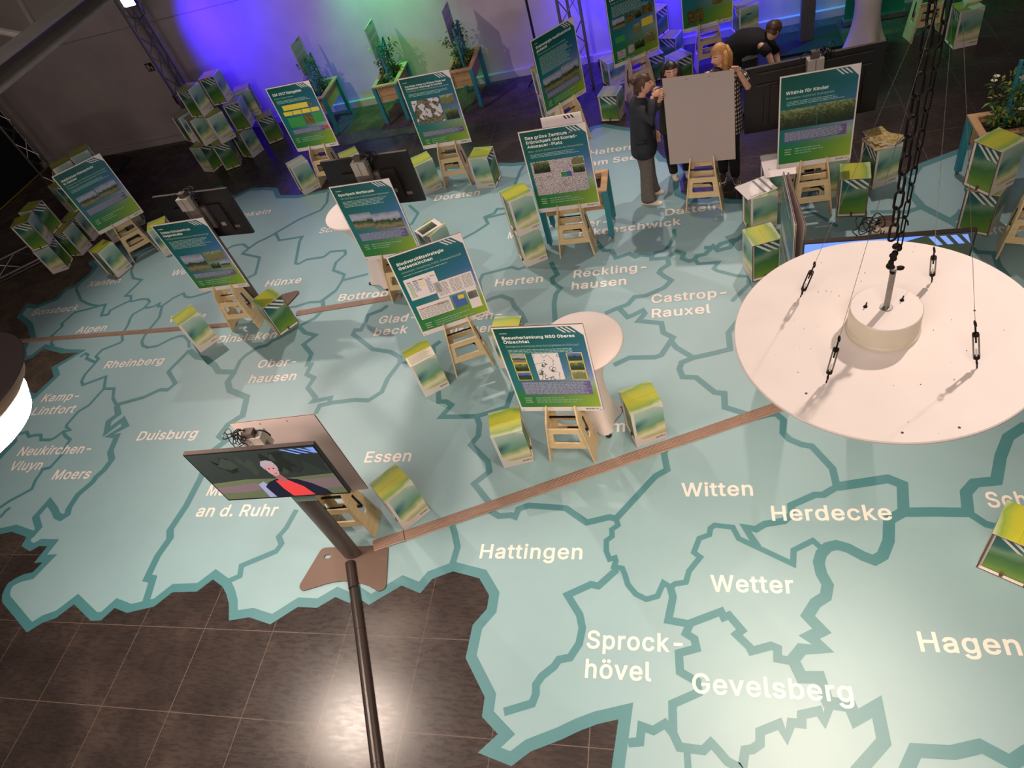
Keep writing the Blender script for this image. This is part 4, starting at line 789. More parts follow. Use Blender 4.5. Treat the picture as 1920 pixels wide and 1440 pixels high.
# ------------------------------------------------------------------ poster boards
PW, PHH = .75, 1.06
def poster(name_label, x, y, yaw, spec=None, z=.61, lean=0.0, back=False, wear=0):
    r = thing('poster_board', name_label, 'poster', (x, y, z + Z0), yaw)
    b = MB(); b.box((0, 0, PHH / 2), (PW, .013, PHH), mat('board_back_grey', 'b3a39f', 0.6) if back else M_WHITE)
    for q in (-1, 1): b.box((q * (PW / 2 + .0005), 0, PHH / 2), (.001, .009, PHH - .004), M_EDGE)
    b.box((0, 0, PHH + .0006), (PW - .004, .008, .0012), M_EDGE)
    if back:                                               # blank back with two push pins
        for px in (-.12, .12): b.box((px, -.0068, PHH - .035), (.008, .003, .012), M_INK)
    b.build('foam_board', r)
    if spec is None: return r
    f = -.0066
    def P(u, v, o=0.0): return Vector((-PW / 2 + u * PW, f - o, PHH * (1 - v)))
    def R(b, u0, v0, u1, v1, m, o): b.quad(P(u0, v1, o), P(u1, v1, o), P(u1, v0, o), P(u0, v0, o), m)
    b = MB()
    ring = [(.018, .945), (.982, .945), (.982, .11), (.86, .012), (.018, .012)]
    b.face([P(u, v, .0006) for u, v in ring], M_POSTER, [(u, 1 - (v / .945)) for u, v in ring])
    for k in range(3):
        u0 = .70 + k * .052; b.face([P(u, v, .0012) for u, v in ((u0, .018), (u0 + .022, .018), (u0 + .022 + .085, .018 + .058), (u0 + .085, .018 + .058))], M_WHITE)
    for u, v in ((.03, .985), (.97, .985)): R(b, u - .006, v - .005, u + .006, v + .005, M_INK, .0012)
    b.text('RUHR', lambda u, v: P(.80, .978, .0012) + Vector((u, 0, v)), .017, M_INK, width=.075, bold=.035)
    for k in range(2): R(b, .91, .963 + k * .009, .955, .966 + k * .009, M_INK, .0012)
    rnd = random.Random(name_label)
    def filler(u0, u1, v, h, m, o=.0013):
        u = u0
        while u < u1 - .01:
            wd = min(rnd.uniform(.02, .075), u1 - u); R(b, u, v - h, u + wd, v, m, o); u += wd + .009
    if spec.get('city'): b.text(spec['city'], lambda u, v: P(.075, .068, .0013) + Vector((u, 0, v)), .011, M_LTXT, bold=.02)
    v = spec.get('v0', .125); th = spec.get('th', .030)
    for t in spec['title']:
        b.text(t, lambda u, q, v=v: P(.085, v, .0013) + Vector((u, 0, q)), th, M_LTXT, bold=.034, width=spec['tw'] * PW if len(t) == max(map(len, spec['title'])) else None); v += th / PHH * 1.55
    for t in spec.get('sub', []):
        V, F, x1 = word(t, 0.0); wd = min(.82 * PW, x1 * .023 / .729)
        b.text(t, lambda u, q, v=v: P(.09, v, .0013) + Vector((u, 0, q)), .022, M_FTXT, width=wd); v += .034
    for k in range(spec.get('lines', 3)):
        filler(.10, rnd.uniform(.70, .88), v, .007, M_FTXT); v += .0165
    for u0, v0, u1, v1, k in spec.get('pics', []):
        m = PH[k] if k in PH else {'yel': M_YEL, 'grn': M_GRN, 'red': M_RED, 'wht': M_WHITE, 'blu': M_BLUEB}[k]
        R(b, u0, v0, u1, v1, m, .0013)
    for u0, v0, u1, v1 in spec.get('frames', []):
        for q in ((u0, v0, u1, v0 + .006), (u0, v1 - .006, u1, v1), (u0, v0, u0 + .009, v1), (u1 - .009, v0, u1, v1)): R(b, *q, M_YEL, .0018)
    for u0, v0, u1, v1, m in spec.get('rows', []):           # text rows inside diagrams
        q = v0
        while q < v1: filler(u0, u1, q, .006, m, .002); q += .014
    if 'box' in spec:
        u0, v0, u1, v1 = spec['box']; R(b, u0, v0, u1, v1, M_PURP, .0010); q = v0 + .014
        while q < v1 - .004: filler(u0 + .012, u1 - rnd.uniform(.01, .12), q, .0055, M_FTXT, .0016); q += .0125
    q = spec.get('foot', .845)
    for t in ('Laufzeit:', 'Kosten:', 'Kontakt:'):
        b.text(t, lambda u, w, q=q: P(.10, q, .0013) + Vector((u, 0, w)), .011, M_LTXT, bold=.03); filler(.235, rnd.uniform(.45, .8), q, .008, M_FTXT); q += .027
    b.build('printed_sheet', r); return r
POS = [
('green poster headed Natürlicher Klimaschutz in Xanten on the far left easel', -8.86, 8.17, .703, dict(title=['Natürlicher Klimaschutz', 'in Xanten'], tw=.66, sub=['Modelle für neue Klimafreude und naturnahen', 'Begegnungen für verantwortlichen Stadtumbau'], pics=[(.09, .39, .47, .56, 'landscape'), (.49, .38, .91, .56, 'landscape')], box=(.09, .60, .92, .70), foot=.80)),
('green poster headed Umbau Schulzentrum Hagenstraße between Wesel and Hünxe', -5.95, 6.165, .004, dict(city='Dinslaken', title=['Umbau Schulzentrum', 'Hagenstraße'], tw=.56, sub=['Neubau klimaangepasste Stellplatzanlage'], lines=7, pics=[(.10, .45, .52, .69, 'landscape'), (.55, .44, .93, .565, 'town'), (.55, .585, .73, .68, 'forest'), (.75, .585, .93, .68, 'landscape')], box=(.10, .72, .92, .80))),
('green poster headed IGA 2027 Ruhrgebiet with yellow boxes', -5.78, 9.52, -.014, dict(title=['IGA 2027 Ruhrgebiet'], tw=.66, th=.036, sub=['Ebene Unsere Gärten'], lines=3, pics=[(.16, .28, .74, .355, 'yel'), (.76, .28, .84, .34, 'autumn'), (.12, .375, .32, .435, 'yel'), (.335, .375, .53, .435, 'yel'), (.545, .375, .74, .435, 'yel'), (.755, .375, .94, .435, 'yel'), (.14, .47, .50, .62, 'grn'), (.52, .455, .72, .61, 'autumn'), (.74, .455, .95, .60, 'grn'), (.87, .66, .96, .72, 'red')], box=(.12, .655, .86, .735), foot=.80)),
('green poster on Dorsten with a collage map and two photos', -3.442, 8.92, -.013, dict(city='Dorsten', title=['Von Roten Listen zu Grünen Oasen auf', 'Trittsteinen unterwegs in Dorsten'], tw=.80, th=.022, sub=['Ein Beitrag zum Bundeswettbewerb Naturstadt'], pics=[(.09, .31, .64, .64, 'collage'), (.67, .30, .93, .43, 'town'), (.67, .49, .93, .64, 'forest')], box=(.10, .75, .93, .83), foot=.875)),
('green poster headed Sportpark Mottbruch in front of a black screen', -3.621, 6.40, -.01, dict(city='Gladbeck', title=['Sportpark Mottbruch'], tw=.60, th=.030, sub=['Vom Sportplatz zum multifunktionalen Stadtteilpark'], lines=5, pics=[(.10, .36, .46, .56, 'landscape'), (.44, .39, .93, .60, 'landscape')], box=(.10, .62, .93, .73), foot=.79)),
('green poster headed Biodiversitätsstrategie Gelsenkirchen with white diagrams', -2.53, 5.085, .341, dict(title=['Biodiversitätsstrategie', 'Gelsenkirchen'], tw=.63, th=.033, sub=['Adressaten: Verwaltung, Politik, Stadtgesellschaft'], lines=1, pics=[(.07, .29, .50, .545, 'wht'), (.42, .425, .95, .62, 'wht'), (.08, .625, .555, .80, 'wht'), (.585, .64, .755, .79, 'blu'), (.66, .65, .745, .70, 'yel'), (.79, .62, .94, .86, 'wht'), (.80, .65, .93, .74, 'forest'), (.10, .33, .15, .345, 'blu'), (.18, .33, .24, .345, 'blu'), (.26, .33, .33, .345, 'autumn'), (.35, .33, .40, .345, 'blu'), (.42, .33, .48, .345, 'yel'), (.10, .665, .45, .675, 'red'), (.35, .66, .53, .685, 'yel')], rows=[(.10, .36, .17, .52, M_GRN), (.18, .36, .25, .47, M_BLUEB), (.26, .36, .33, .43, M_YEL), (.34, .36, .41, .52, M_BLUEB), (.45, .45, .60, .60, M_GREYT), (.63, .45, .78, .60, M_GREYT), (.80, .45, .93, .60, M_GREYT), (.10, .69, .53, .79, M_GREYT)], foot=.865)),
('green poster headed Besucherlenkung NSG Oberes Ölbachtal with a white route map', -1.279, 3.84, -.06, dict(city='Bochum', title=['Besucherlenkung NSG Oberes', 'Ölbachtal'], tw=.80, th=.031, sub=['Ökologische Aufwertung eines Schutzgebietes im Grünzug E'], lines=3, pics=[(.11, .295, .275, .385, 'landscape'), (.11, .40, .275, .49, 'forest'), (.11, .505, .275, .595, 'water'), (.355, .29, .655, .60, 'plan'), (.745, .295, .91, .385, 'water'), (.745, .40, .91, .49, 'forest'), (.745, .505, .91, .595, 'town')], frames=[(.105, .29, .28, .39), (.105, .395, .28, .495), (.105, .50, .28, .60), (.74, .29, .915, .39), (.74, .395, .915, .495), (.74, .50, .915, .60)], box=(.12, .62, .93, .785), foot=.83)),
('green poster headed Das grüne Zentrum with a large white street map', -1.472, 6.921, -.02, dict(title=['Das grüne Zentrum -', 'Erlbruchpark und Konrad-', 'Adenauer-Platz'], tw=.76, th=.034, v0=.095, sub=['Blau-grüner Stadtumbau für ein lebenswertes'], lines=3, pics=[(.07, .36, .88, .775, 'map'), (.10, .37, .35, .50, 'forest'), (.69, .365, .87, .45, 'town'), (.69, .46, .87, .55, 'forest'), (.50, .52, .58, .58, 'grn'), (.58, .52, .66, .58, 'blu')], foot=.83)),
('green poster headed Solarenergie multifunktional gedacht at the blue truss', -1.734, 9.55, .78, dict(city='Hamm', title=['Solarenergie multifunktional', 'gedacht'], tw=.82, th=.031, sub=['Photovoltaik auf Moor und Weide'], lines=14, pics=[(.08, .52, .52, .71, 'landscape'), (.53, .50, .93, .71, 'landscape')], box=(.10, .72, .92, .80))),
('green poster with three rows of photos cut by the top picture edge', -.748, 10.56, .50, dict(title=['Landschaft erleben'], tw=.62, sub=['Wege am Wasser'], lines=9, pics=[(.08, .36, .34, .50, 'landscape'), (.37, .355, .53, .48, 'autumn'), (.56, .345, .70, .46, 'forest'), (.72, .335, .93, .46, 'autumn'), (.10, .60, .30, .68, 'grn'), (.50, .53, .66, .65, 'town'), (.68, .50, .92, .60, 'yel'), (.10, .79, .28, .90, 'map'), (.34, .77, .47, .88, 'map'), (.49, .74, .70, .86, 'forest'), (.72, .70, .94, .84, 'town')], foot=.93)),
('green poster with one autumn photo near the bottom, upper part beyond the frame', .308, 11.2, .174, dict(title=['Waldwandel'], tw=.5, sub=[], lines=18, pics=[(.60, .60, .80, .72, 'autumn'), (.10, .72, .42, .90, 'autumn')], foot=.955)),
('green poster headed Wildnis für Kinder in front of the large black screen', 1.243, 7.16, .008, dict(title=['Wildnis für Kinder'], tw=.54, th=.033, v0=.19, sub=['Biostation östliches Ruhrgebiet'], lines=3, pics=[(.02, .345, .50, .555, 'forest'), (.505, .33, .98, .555, 'forest')], box=(.08, .585, .90, .70), foot=.79)),
]
for lb, x, y, yw, sp in POS:
    poster(lb, x, y, yw, sp)
poster('blank white back of a poster board held by two women', .078, 7.53, -.115, back=True)
poster('blank pinkish back of a poster board behind the near screen', -3.341, 3.033, .067, back=True)
poster('poster board seen edge-on between the stools left of the hanging disc', .7235, 5.11, -pi / 2 + .01, dict(title=['Grüne Wege'], tw=.6, sub=['Natur in der Stadt'], pics=[(.1, .4, .9, .7, 'landscape')], box=(.1, .72, .9, .8)))
poster('white back board leaning close behind the poster seen edge-on', .775, 5.09, -pi / 2 + .055, back=True)
for nm, x, y, yw in [('Xanten', -8.86, 8.17, .703), ('Hagenstraße', -5.95, 6.165, .004), ('IGA 2027', -5.78, 9.52, -.014), ('Dorsten', -3.442, 8.92, -.013), ('Sportpark Mottbruch', -3.621, 6.40, -.01), ('Gelsenkirchen', -2.53, 5.085, .341), ('Besucherlenkung', -1.279, 3.84, -.06), ('Das grüne Zentrum', -1.472, 6.921, -.02), ('Solarenergie', -1.734, 9.55, .78), ('photo row', -.748, 10.56, .50), ('autumn photo', .308, 11.2, .174), ('Wildnis für Kinder', 1.243, 7.16, .008)]:
    easel(x, y, yw, 'plywood easel with black strap under the %s poster' % nm)
easel(.078, 7.53, -.115, 'plywood easel under the blank white board held by two women')
easel(-3.341, 3.033, .067, 'plywood easel behind the near screen stand, below the blank board')
easel(.7235, 5.11, -pi / 2 + .01, 'plywood easel hidden by the hanging disc under the edge-on poster')
easel(3.06, 6.05, -.35, 'plywood easel cut by the right picture edge beside two stools')
easel(3.25, 10.95, .18, 'plywood easel in the dark top right corner beside a stool with papers')
# ------------------------------------------------------------------ screens on stands
M_SCR = mat('screen_housing_black', '1a1718', 0.42); M_SIDE = mat('screen_edge_grey', '4a403c', 0.4, 0.3)
def emi(name, c, s=1.0): return mat(name, c, 0.25, 0, 0, 1, 0, s, 0, 0.5)
def screen(label, x, y, yaw, z=1.19, W=1.10, H=.64, stand=True, show=None, lean=0.0, col_y=.12, base=1.0, slot=True):
    """front faces local -y"""
    r = thing('display_screen', label, 'screen', (x, y, Z0), yaw)
    rot = Matrix.Rotation(-lean, 3, 'X'); piv = Vector((0, 0, z))
    def q(p): return piv + rot @ Vector(p)
    b = MB(); b.box(q((0, .018, H / 2)), (W, .036, H), M_SCR, rot); b.box(q((0, .045, H * .42)), (W * .62, .03, H * .62), M_SCR, rot)
    b.box(q((0, .018, H + .001)), (W, .034, .003), M_SIDE, rot)
    if slot:                                               # rear sockets and labels
        b.box(q((-.30 * W, .038, H * .38)), (.10, .006, .16), mat('socket_black', '060606', 0.5), rot)
        for k in range(4): b.box(q((-.29 * W, .042, H * (.28 + .06 * k))), (.025, .004, .012), M_STEEL, rot)
        b.box(q((-.22 * W, .062, H * .30)), (.06, .004, .05), mat('rating_label', '8a7f78', 0.5), rot); b.box(q((-.36 * W, .04, H * .2)), (.07, .004, .035), mat('socket_pink', '6a5a54', 0.5), rot)
    b.build('housing', r)
    if show: show(r, q, W, H)
    if stand:
        b = MB(); n = 20; P = [(.092 * cos(2 * pi * k / n), .056 * sin(2 * pi * k / n)) for k in range(n)]
        top = z + H * .9
        b.slab([P], lambda u, v, w: Vector((u, col_y + v, .012 + w)), top - .012, M_GREYM)
        for s in (-1, 1): b.box((s * .012, col_y + .042, top / 2), (.003, .004, top - .1), M_BLACK)
        b.build('column', r, weld=True)
        b = MB(); b.box((0, col_y + .02, top + .0), (.17, .10, .16), mat('bracket_silver', 'b3aaa2', 0.4, 0.3)); b.box((0, col_y + .0705, top), (.006, .002, .15), M_BLACK); b.build('column_cap', r)
        b = MB(); b.box((0, col_y - .05, z + H * .5), (.30, .05, .30), M_STEEL); b.build('wall_bracket', r)
        b = MB(); b.box((0, col_y + .005, z + H + .02), (.085, .06, .10), mat('cable_box', '4f4540', 0.5)); b.build('media_box', r)
        if base:
            b = MB(); P = []
            for cx, cy, a0, a1 in ((.36, -.32, -120, 20), (.30, .02, 20, 90), (-.30, .02, 90, 160), (-.40, -.30, 160, 300)):
                for k in range(6): a = radians(a0 + (a1 - a0) * k / 5); P.append((base * cx + .055 * cos(a), base * cy + .055 * sin(a)))
            for k in range(1, 8): t = k / 8; P.append((base * (-.37 + .70 * t), base * -.355 + .085 * sin(pi * t)))
            b.slab([P] + ([rrect(-.29, -.04, -.22, .0, .018)] if base == 1 else []), lambda u, v, w: Vector((u, v + col_y, w)), .012, M_PLATE); b.build('base_plate', r, weld=True)
        rr = random.Random(label); b = MB()
        for k in range(9):
            cx, cz = -.10 + rr.uniform(-.07, .06), z + H + .02 + rr.uniform(-.05, .05); rad = rr.uniform(.035, .062)
            b.tube([(cx + rad * cos(a) * .9, col_y - .02 + .03 * sin(a * 2 + k), cz + rad * sin(a)) for a in [2 * pi * j / 14 for j in range(14)]], .004, M_BLACK, 6, closed=True)
        b.tube([(.09 + .06 * cos(a), col_y + .01, z + H - .01 + .07 * sin(a)) for a in [pi * j / 8 * 1.2 for j in range(9)]], .006, M_BLACK, 6)
        b.build('cable_coil', r)
    return r
def show_speaker(r, q, W, H):
    e = .008
    def P(u, v, o): return q((-W / 2 + .012 + u * (W - .024), -.0005 - o, H - .012 - v * (H - .03)))
    b = MB(); D = emi('screen_dark_wood', '2a3230', .55); b.quad(P(0, 1, 0), P(1, 1, 0), P(1, 0, 0), P(0, 0, 0), D)
    def pg(pts, m, o): b.face([P(u, v, o) for u, v in pts], m)
    rr = random.Random(3)
    for k in range(16):
        u = rr.random(); wd = rr.uniform(.05, .12); pg([(max(0, min(1, u + wd * cos(t))), max(0, min(.56, .22 + rr.uniform(-.1, .22) + .12 * sin(t)))) for t in [j * pi / 4 for j in range(8)]], emi('screen_leaves_%d' % (k % 3), ['1c2420', '303a34', '232c2a'][k % 3], .55), .0003 + k * .00003)
    pg([(0, .62), (.3, .57), (.62, .60), (1, .56), (1, 1), (0, 1)], emi('screen_meadow', '58624a', .6), .0010)
    pg([(0, .72), (.35, .66), (.42, .8), (.2, .86), (0, .84)], emi('screen_gravel', '6f6066', .55), .0012); pg([(.72, .66), (1, .64), (1, .86), (.8, .88)], emi('screen_gravel', '6f6066', .55), .0012)
    pg([(.42, 1), (.40, .76), (.46, .66), (.54, .60), (.62, .60), (.70, .64), (.78, .74), (.86, .90), (.88, 1)], emi('screen_blazer', '161a2c', .6), .0014)
    pg([(.36, 1), (.36, .70), (.42, .64), (.44, .8), (.47, 1)], emi('screen_pale_sleeve', '8a92b8', .6), .0013)
    pg([(.52, .64), (.61, .62), (.70, .80), (.74, 1), (.56, 1), (.53, .82)], emi('screen_red_top', 'c23a3c', .8), .0016)
    pg([(.535, .52), (.595, .50), (.62, .62), (.60, .68), (.555, .66)], emi('screen_neck', '8a5a5a', .6), .0018)
    pg([(.565 + .045 * cos(t), .40 + .135 * sin(t)) for t in [j * pi / 8 for j in range(16)]], emi('screen_face', 'a87f84', .7), .0020)
    pg([(.515, .40), (.505, .30), (.53, .215), (.575, .20), (.615, .23), (.625, .33), (.615, .42), (.60, .32), (.56, .29), (.53, .31)], emi('screen_grey_hair', '8f8a96', .7), .0024)
    for u in (.55, .585): pg([(u + .007 * cos(t), .375 + .012 * sin(t)) for t in [j * pi / 4 for j in range(8)]], emi('screen_eye', '2a1c20', .5), .0026)
    pg([(.558, .475), (.585, .47), (.58, .487), (.562, .489)], emi('screen_mouth', '7a3a44', .6), .0026)
    for k in range(4):
        u0 = .74 + k * .065; pg([(u0, .015), (u0 + (.028 if k < 3 else .065), .015), (u0 + (.028 + .11 if k < 3 else .065), .015 + (.11 if k < 3 else .13)), (min(u0 + .11, .995), .125)], emi('screen_blue_stripe', '6a8cd8', .7), .0028)
    b.build('picture', r)
def show_blue(r, q, W, H):
    def P(u, v, o): return q((-W / 2 + .012 + u * (W - .024), -.0005 - o, H - .012 - v * (H - .03)))
    b = MB(); b.quad(P(0, 1, 0), P(1, 1, 0), P(1, 0, 0), P(0, 0, 0), emi('screen_dark_wood', '2a3230', .55))
    b.face([P(*p, .0004) for p in ((0, 0), (.72, .0), (.55, .10), (.3, .12), (.12, .22), (0, .24))], emi('screen_sky', '5a7fe0', .8))
    b.face([P(*p, .0003) for p in ((.0, .2), (.3, .1), (.6, .06), (.8, .1), (1, .3), (1, 1), (0, 1))], emi('screen_hedge', '2c3a24', .5))
    for k in range(4):
        u0 = .74 + k * .062; b.face([P(u, v, .0008) for u, v in ((u0, .02), (u0 + .035, .02), (min(u0 + .095, .99), .15), (u0 + .06, .15))], emi('screen_blue_stripe', '6a8cd8', .7))
    b.build('picture', r)
screen('near display screen on a pole showing a speaker in dark blazer and red top', -3.29, 2.614, .044, show=show_speaker)
rt = screen('display screen half hidden behind the white hanging disc, blue stripes at its corner', 1.266, 4.262, -.056, show=show_blue)
screen('black back of a display screen behind the Hagenstraße poster', -5.843, 6.52, -.064 + pi)
screen('black back of a display screen behind the Sportpark Mottbruch poster', -3.584, 6.69, -.064 + pi, base=.42)
screen('largest black screen back, standing behind the Wildnis poster', 1.30, 8.02, .067 + pi, z=.64, W=1.44, H=.815, lean=.075, slot=False)
tag_r = [o for o in bpy.data.objects if o.get('label', '').startswith('largest black')][0]
b = MB()
for zz in (.60, .74): b.box((0.0, .0 + .055 + zz * .06, .64 + zz), (1.2, .012, .012), M_SIDE)
for sx_ in (-.55, .5): b.box((sx_, .075, 1.05), (.02, .02, .6), M_SCR)
b.build('rear_rails', tag_r)
b = MB(); b.slab([rrect(-.10, -.07, .10, .07, .01)], lambda u, v, w: Vector((u, w, v)), .003, mat('clear_brochure_holder', '8fb0a4', 0.2, 0, 0, 1, 0, 0, 0.3))
o = tag(b.build('brochure_holder'), 'clear brochure pocket with a green leaflet below the near screen', 'brochure holder'); o.location = (-3.20, 2.655, 1.135); o.rotation_euler = (0, 0, .044)

# ------------------------------------------------------------------ planters
def leaf(b, c, d, L, wd, m, up=Vector((0, 0, 1))):
    d = d.normalized(); s = d.cross(up)
    if s.length < 1e-3: s = Vector((1, 0, 0))
    s = s.normalized() * wd; mid = c + d * L * .5 + up * L * .10; tip = c + d * L - up * L * .12
    b.poly([c, mid - s, tip, mid + s], [(0, 1, 2, 3)], m)
def bush(b, rr, c, r, n, ms, L=.06):
    for k in range(n):
        v = Vector((rr.gauss(0, 1), rr.gauss(0, 1), rr.gauss(0, 1))).normalized(); p = Vector(c) + Vector((v.x * r[0], v.y * r[1], v.z * r[2])) * rr.random() ** .4
        leaf(b, p, v + Vector((rr.uniform(-.5, .5), rr.uniform(-.5, .5), rr.uniform(-.3, .3))), L * rr.uniform(.7, 1.4), L * .22, rr.choice(ms))
def planter(label, x, y, rz, W=.47, D=.82, sign=True, tall=.9, seed=1, trel='x', flowers=False, side=None):
    """origin at floor centre; W along local x, D along local y"""
    H = .72; rr = random.Random(seed)
    r = thing('planter', label, 'planter', (x, y, .012 if y > 10 else Z0), rz)
    for sx_ in (-1, 1):
        for sy in (-1, 1):
            b = MB(); b.box((sx_ * (W / 2 - .03), sy * (D / 2 - .03), .055 + (H - .07) / 2), (.062, .062, H - .07 ), M_TURQ)
            lg = b.build('leg', r); b = MB()
            b.tube([(sx_ * (W / 2 - .03), sy * (D / 2 - .03) - .008, .02), (sx_ * (W / 2 - .03), sy * (D / 2 - .03) + .008, .02)], .02, M_STEEL, 10); b.box((sx_ * (W / 2 - .03), sy * (D / 2 - .03), .045), (.03, .012, .03), M_STEEL); b.build('caster', lg)
    b = MB(); h0 = .42; npk = 3; ph = (H - .03 - h0) / npk
    for k in range(npk):
        z = h0 + ph * (k + .5)
        for s in (-1, 1):
            b.box((0, s * (D / 2 - .062 if False else (D / 2 - .075)), z), (W - .13, .018, ph - .006), M_PLANK)
            b.box((s * (W / 2 - .075), 0, z), (.018, D - .13, ph - .006), M_PLANK)
    b.box((0, 0, h0 + .01), (W - .16, D - .16, .016), M_PLANK); b.build('plank_box', r)
    b = MB(); t = .075
    for s in (-1, 1): b.box((s * (W / 2 - t / 2), 0, H - .012), (t, D, .024), M_PLANK); b.box((0, s * (D / 2 - t / 2), H - .012), (W - 2 * t, t, .024), M_PLANK)
    b.build('top_rim', r)
    b = MB(); b.box((0, 0, .62), (W - .17, D - .17, .06), M_SOIL); b.build('soil', r)
    b = MB()
    bush(b, rr, (rr.uniform(-.05, .05), D * .25, .72), (W * .3, D * .16, .10), 130, [M_LEAF, M_LEAF, M_LEAF2]); bush(b, rr, (0, -D * .25, .70), (W * .28, D * .16, .08), 110, [M_LEAF, M_LEAF2])
    for k in range(4):
        cx, cy = rr.uniform(-W * .28, W * .1), rr.uniform(-D * .12, D * .30)
        P = [Vector((cx + rr.uniform(-.03, .03) * q, cy + rr.uniform(-.03, .03) * q, .64 + tall * .6 * q / 5)) for q in range(6)]; b.tube(P, .004, M_LEAF, 5)
        for p in P[1:]: bush(b, rr, p, (.05, .06, .06), 16, [M_LEAF, M_LEAF, M_LEAF2], .07)
    if flowers:
        for c in flowers:
            for k in range(9): a = 2 * pi * k / 9; leaf(b, Vector(c), Vector((cos(a), sin(a), .3)), .035, .012, M_PETAL)
    b.build('foliage', r)
    if sign:
        b = MB(); xw = W / 2 - .10 if side is None else side; zt = 1.28; ya, yb = -D * .19, D * .23
        def tp(v, z): return Vector((xw - .10 + .0 * v, v, z))
        for v in (ya, yb): b.bar(tp(v, .62), tp(v, zt), .03, .03, M_TURQ, (1, 0, 0))
        st = .11; n = int((zt - .66) / st)
        for k in range(n):
            z0 = .66 + k * st; wv = yb - ya
            b.bar(tp(ya, z0), tp(yb, min(zt, z0 + wv)), .018, .006, M_TURQ, (1, 0, 0)); b.bar(tp(yb, z0) + Vector((.007, 0, 0)), tp(ya, min(zt, z0 + wv)) + Vector((.007, 0, 0)), .018, .006, M_TURQ, (1, 0, 0))
        b.build('trellis', r)
    return r
def sign_board(label, x, y, z, rz, w=.42, h=.60, thick=.012, mt=None):
    r = thing('info_sign', label, 'sign', (x, y, z), rz); b = MB(); b.box((0, 0, h / 2), (w, thick, h), mt or mat('sign_grey_green', 'a9b2aa', 0.5)); b.build('panel', r)
    b = MB(); rr = random.Random(label); f = -thick / 2 - .001
    for k in range(3): b.quad((.05 + k * .04, f, h * .93), (.07 + k * .04, f, h * .93), (.045 + k * .04, f, h * .985), (.025 + k * .04, f, h * .985), M_INK)
    for k in range(8):
        zz = h * (.74 - .05 * k - (.06 if k > 2 else 0)); u = -w * .40
        while u < w * .34: d = rr.uniform(.02, .06); b.quad((u, f, zz), (u + d, f, zz), (u + d, f, zz + .012), (u, f, zz + .012), M_GREYT); u += d + .01
    b.build('printed_text', r); return r
for lb, x, sd, sl in [('left wooden planter with turquoise legs behind the IGA poster', -6.43, 11, 'left'), ('middle wooden planter with turquoise legs, lit green from behind', -5.03, 12, 'middle'), ('right wooden planter with turquoise legs behind the Dorsten poster', -3.67, 13, 'right')]:
    planter(lb, x, 11.52, 0, seed=sd)
    sign_board('%s pale info sign standing in a planter by the back wall' % sl, x - .05, 11.54, 1.07, pi / 2, .45, .52)
sign_board('white info sign with dark stripes on the planter behind Das grüne Zentrum poster', -1.42, 7.30, .86, 0, .46, .74, mt=M_WHITE)
planter('wooden planter with turquoise legs and leafy shrub behind Das grüne Zentrum poster', -1.445, 7.27, 0, W=.85, D=.46, seed=21, tall=.75, sign=False)
planter('wooden planter with white flowers and turquoise trellis at the right picture edge', 3.23, 7.29, 0, W=.86, D=.46, seed=22, tall=.8, sign=False, flowers=[(-.30, .12, 1.12), (-.27, .16, 1.14), (-.05, -.05, .86), (-.08, .14, 1.10)])
pr = [o for o in bpy.data.objects if o.get('label', '').endswith('right picture edge') and o.get('category') == 'planter'][0]
b = MB()
for x in (-.13, .30): b.bar((x, .05, .62), (x, .05, 1.33), .03, .03, M_TURQ, (0, 1, 0))
for k in range(5):
    z = .68 + k * .13
    b.bar((-.13, .05, z), (.30, .05, min(1.3, z + .43)), .024, .007, M_TURQ, (0, 1, 0)); b.bar((.30, .058, z), (-.13, .058, min(1.3, z + .43)), .024, .007, M_TURQ, (0, 1, 0))
b.build('trellis', pr)
sign_board('pale back of an info sign on the right planter trellis', 3.36, 7.36, 1.05, pi, .42, .62)

# ------------------------------------------------------------------ high tables
def high_table(label, x, y, R=.375, H=1.10, rz=0.0, feet=.25, waist=.125):
    r = thing('high_table', label, 'table', (x, y, Z0), rz)
    b = MB(); b.lathe([(0.001, H), (R - .012, H), (R, H - .008), (R, H - .03), (R - .01, H - .034)], M_CLOTH, 64); b.build('table_top', r, smooth=True)
    def rf(q, z, a):
        t = max(0.0, 1 - z / .55); return q * (1 + (.42 * (max(0, cos(2 * a)) ** 3 + max(0, -cos(2 * a)) ** 3) - .18) * t ** 1.6)
    prof = []
    for k in range(29):
        z = (H - .034) * (1 - k / 28); u = z / H; w_ = waist + (R - .012 - waist) * max(0, (u - .48) / .52) ** 2.0 if u > .48 else waist + (feet * .78 - waist) * ((.48 - u) / .48) ** 1.7
        prof.append((w_, z + .006))
    b = MB(); b.lathe(prof, M_CLOTH, 72, rf); b.build('stretch_cover', r, smooth=True)
    b = MB()
    for k in range(4): a = k * pi / 2; b.tube([(feet * .94 * cos(a), feet * .94 * sin(a), 0), (feet * .94 * cos(a), feet * .94 * sin(a), .014)], .03, M_BLACK, 12)
    b.build('foot_cap', r); return r
high_table('white cloth covered high table behind the Besucherlenkung poster', -1.06, 4.21, rz=.45)
high_table('white cloth covered high table behind the Sportpark Mottbruch poster', -4.06, 6.78, rz=.3)
high_table('white cloth covered high table cut by the top right picture edge', 2.47, 10.95, R=.40, H=1.16, rz=.25, feet=.34, waist=.17)

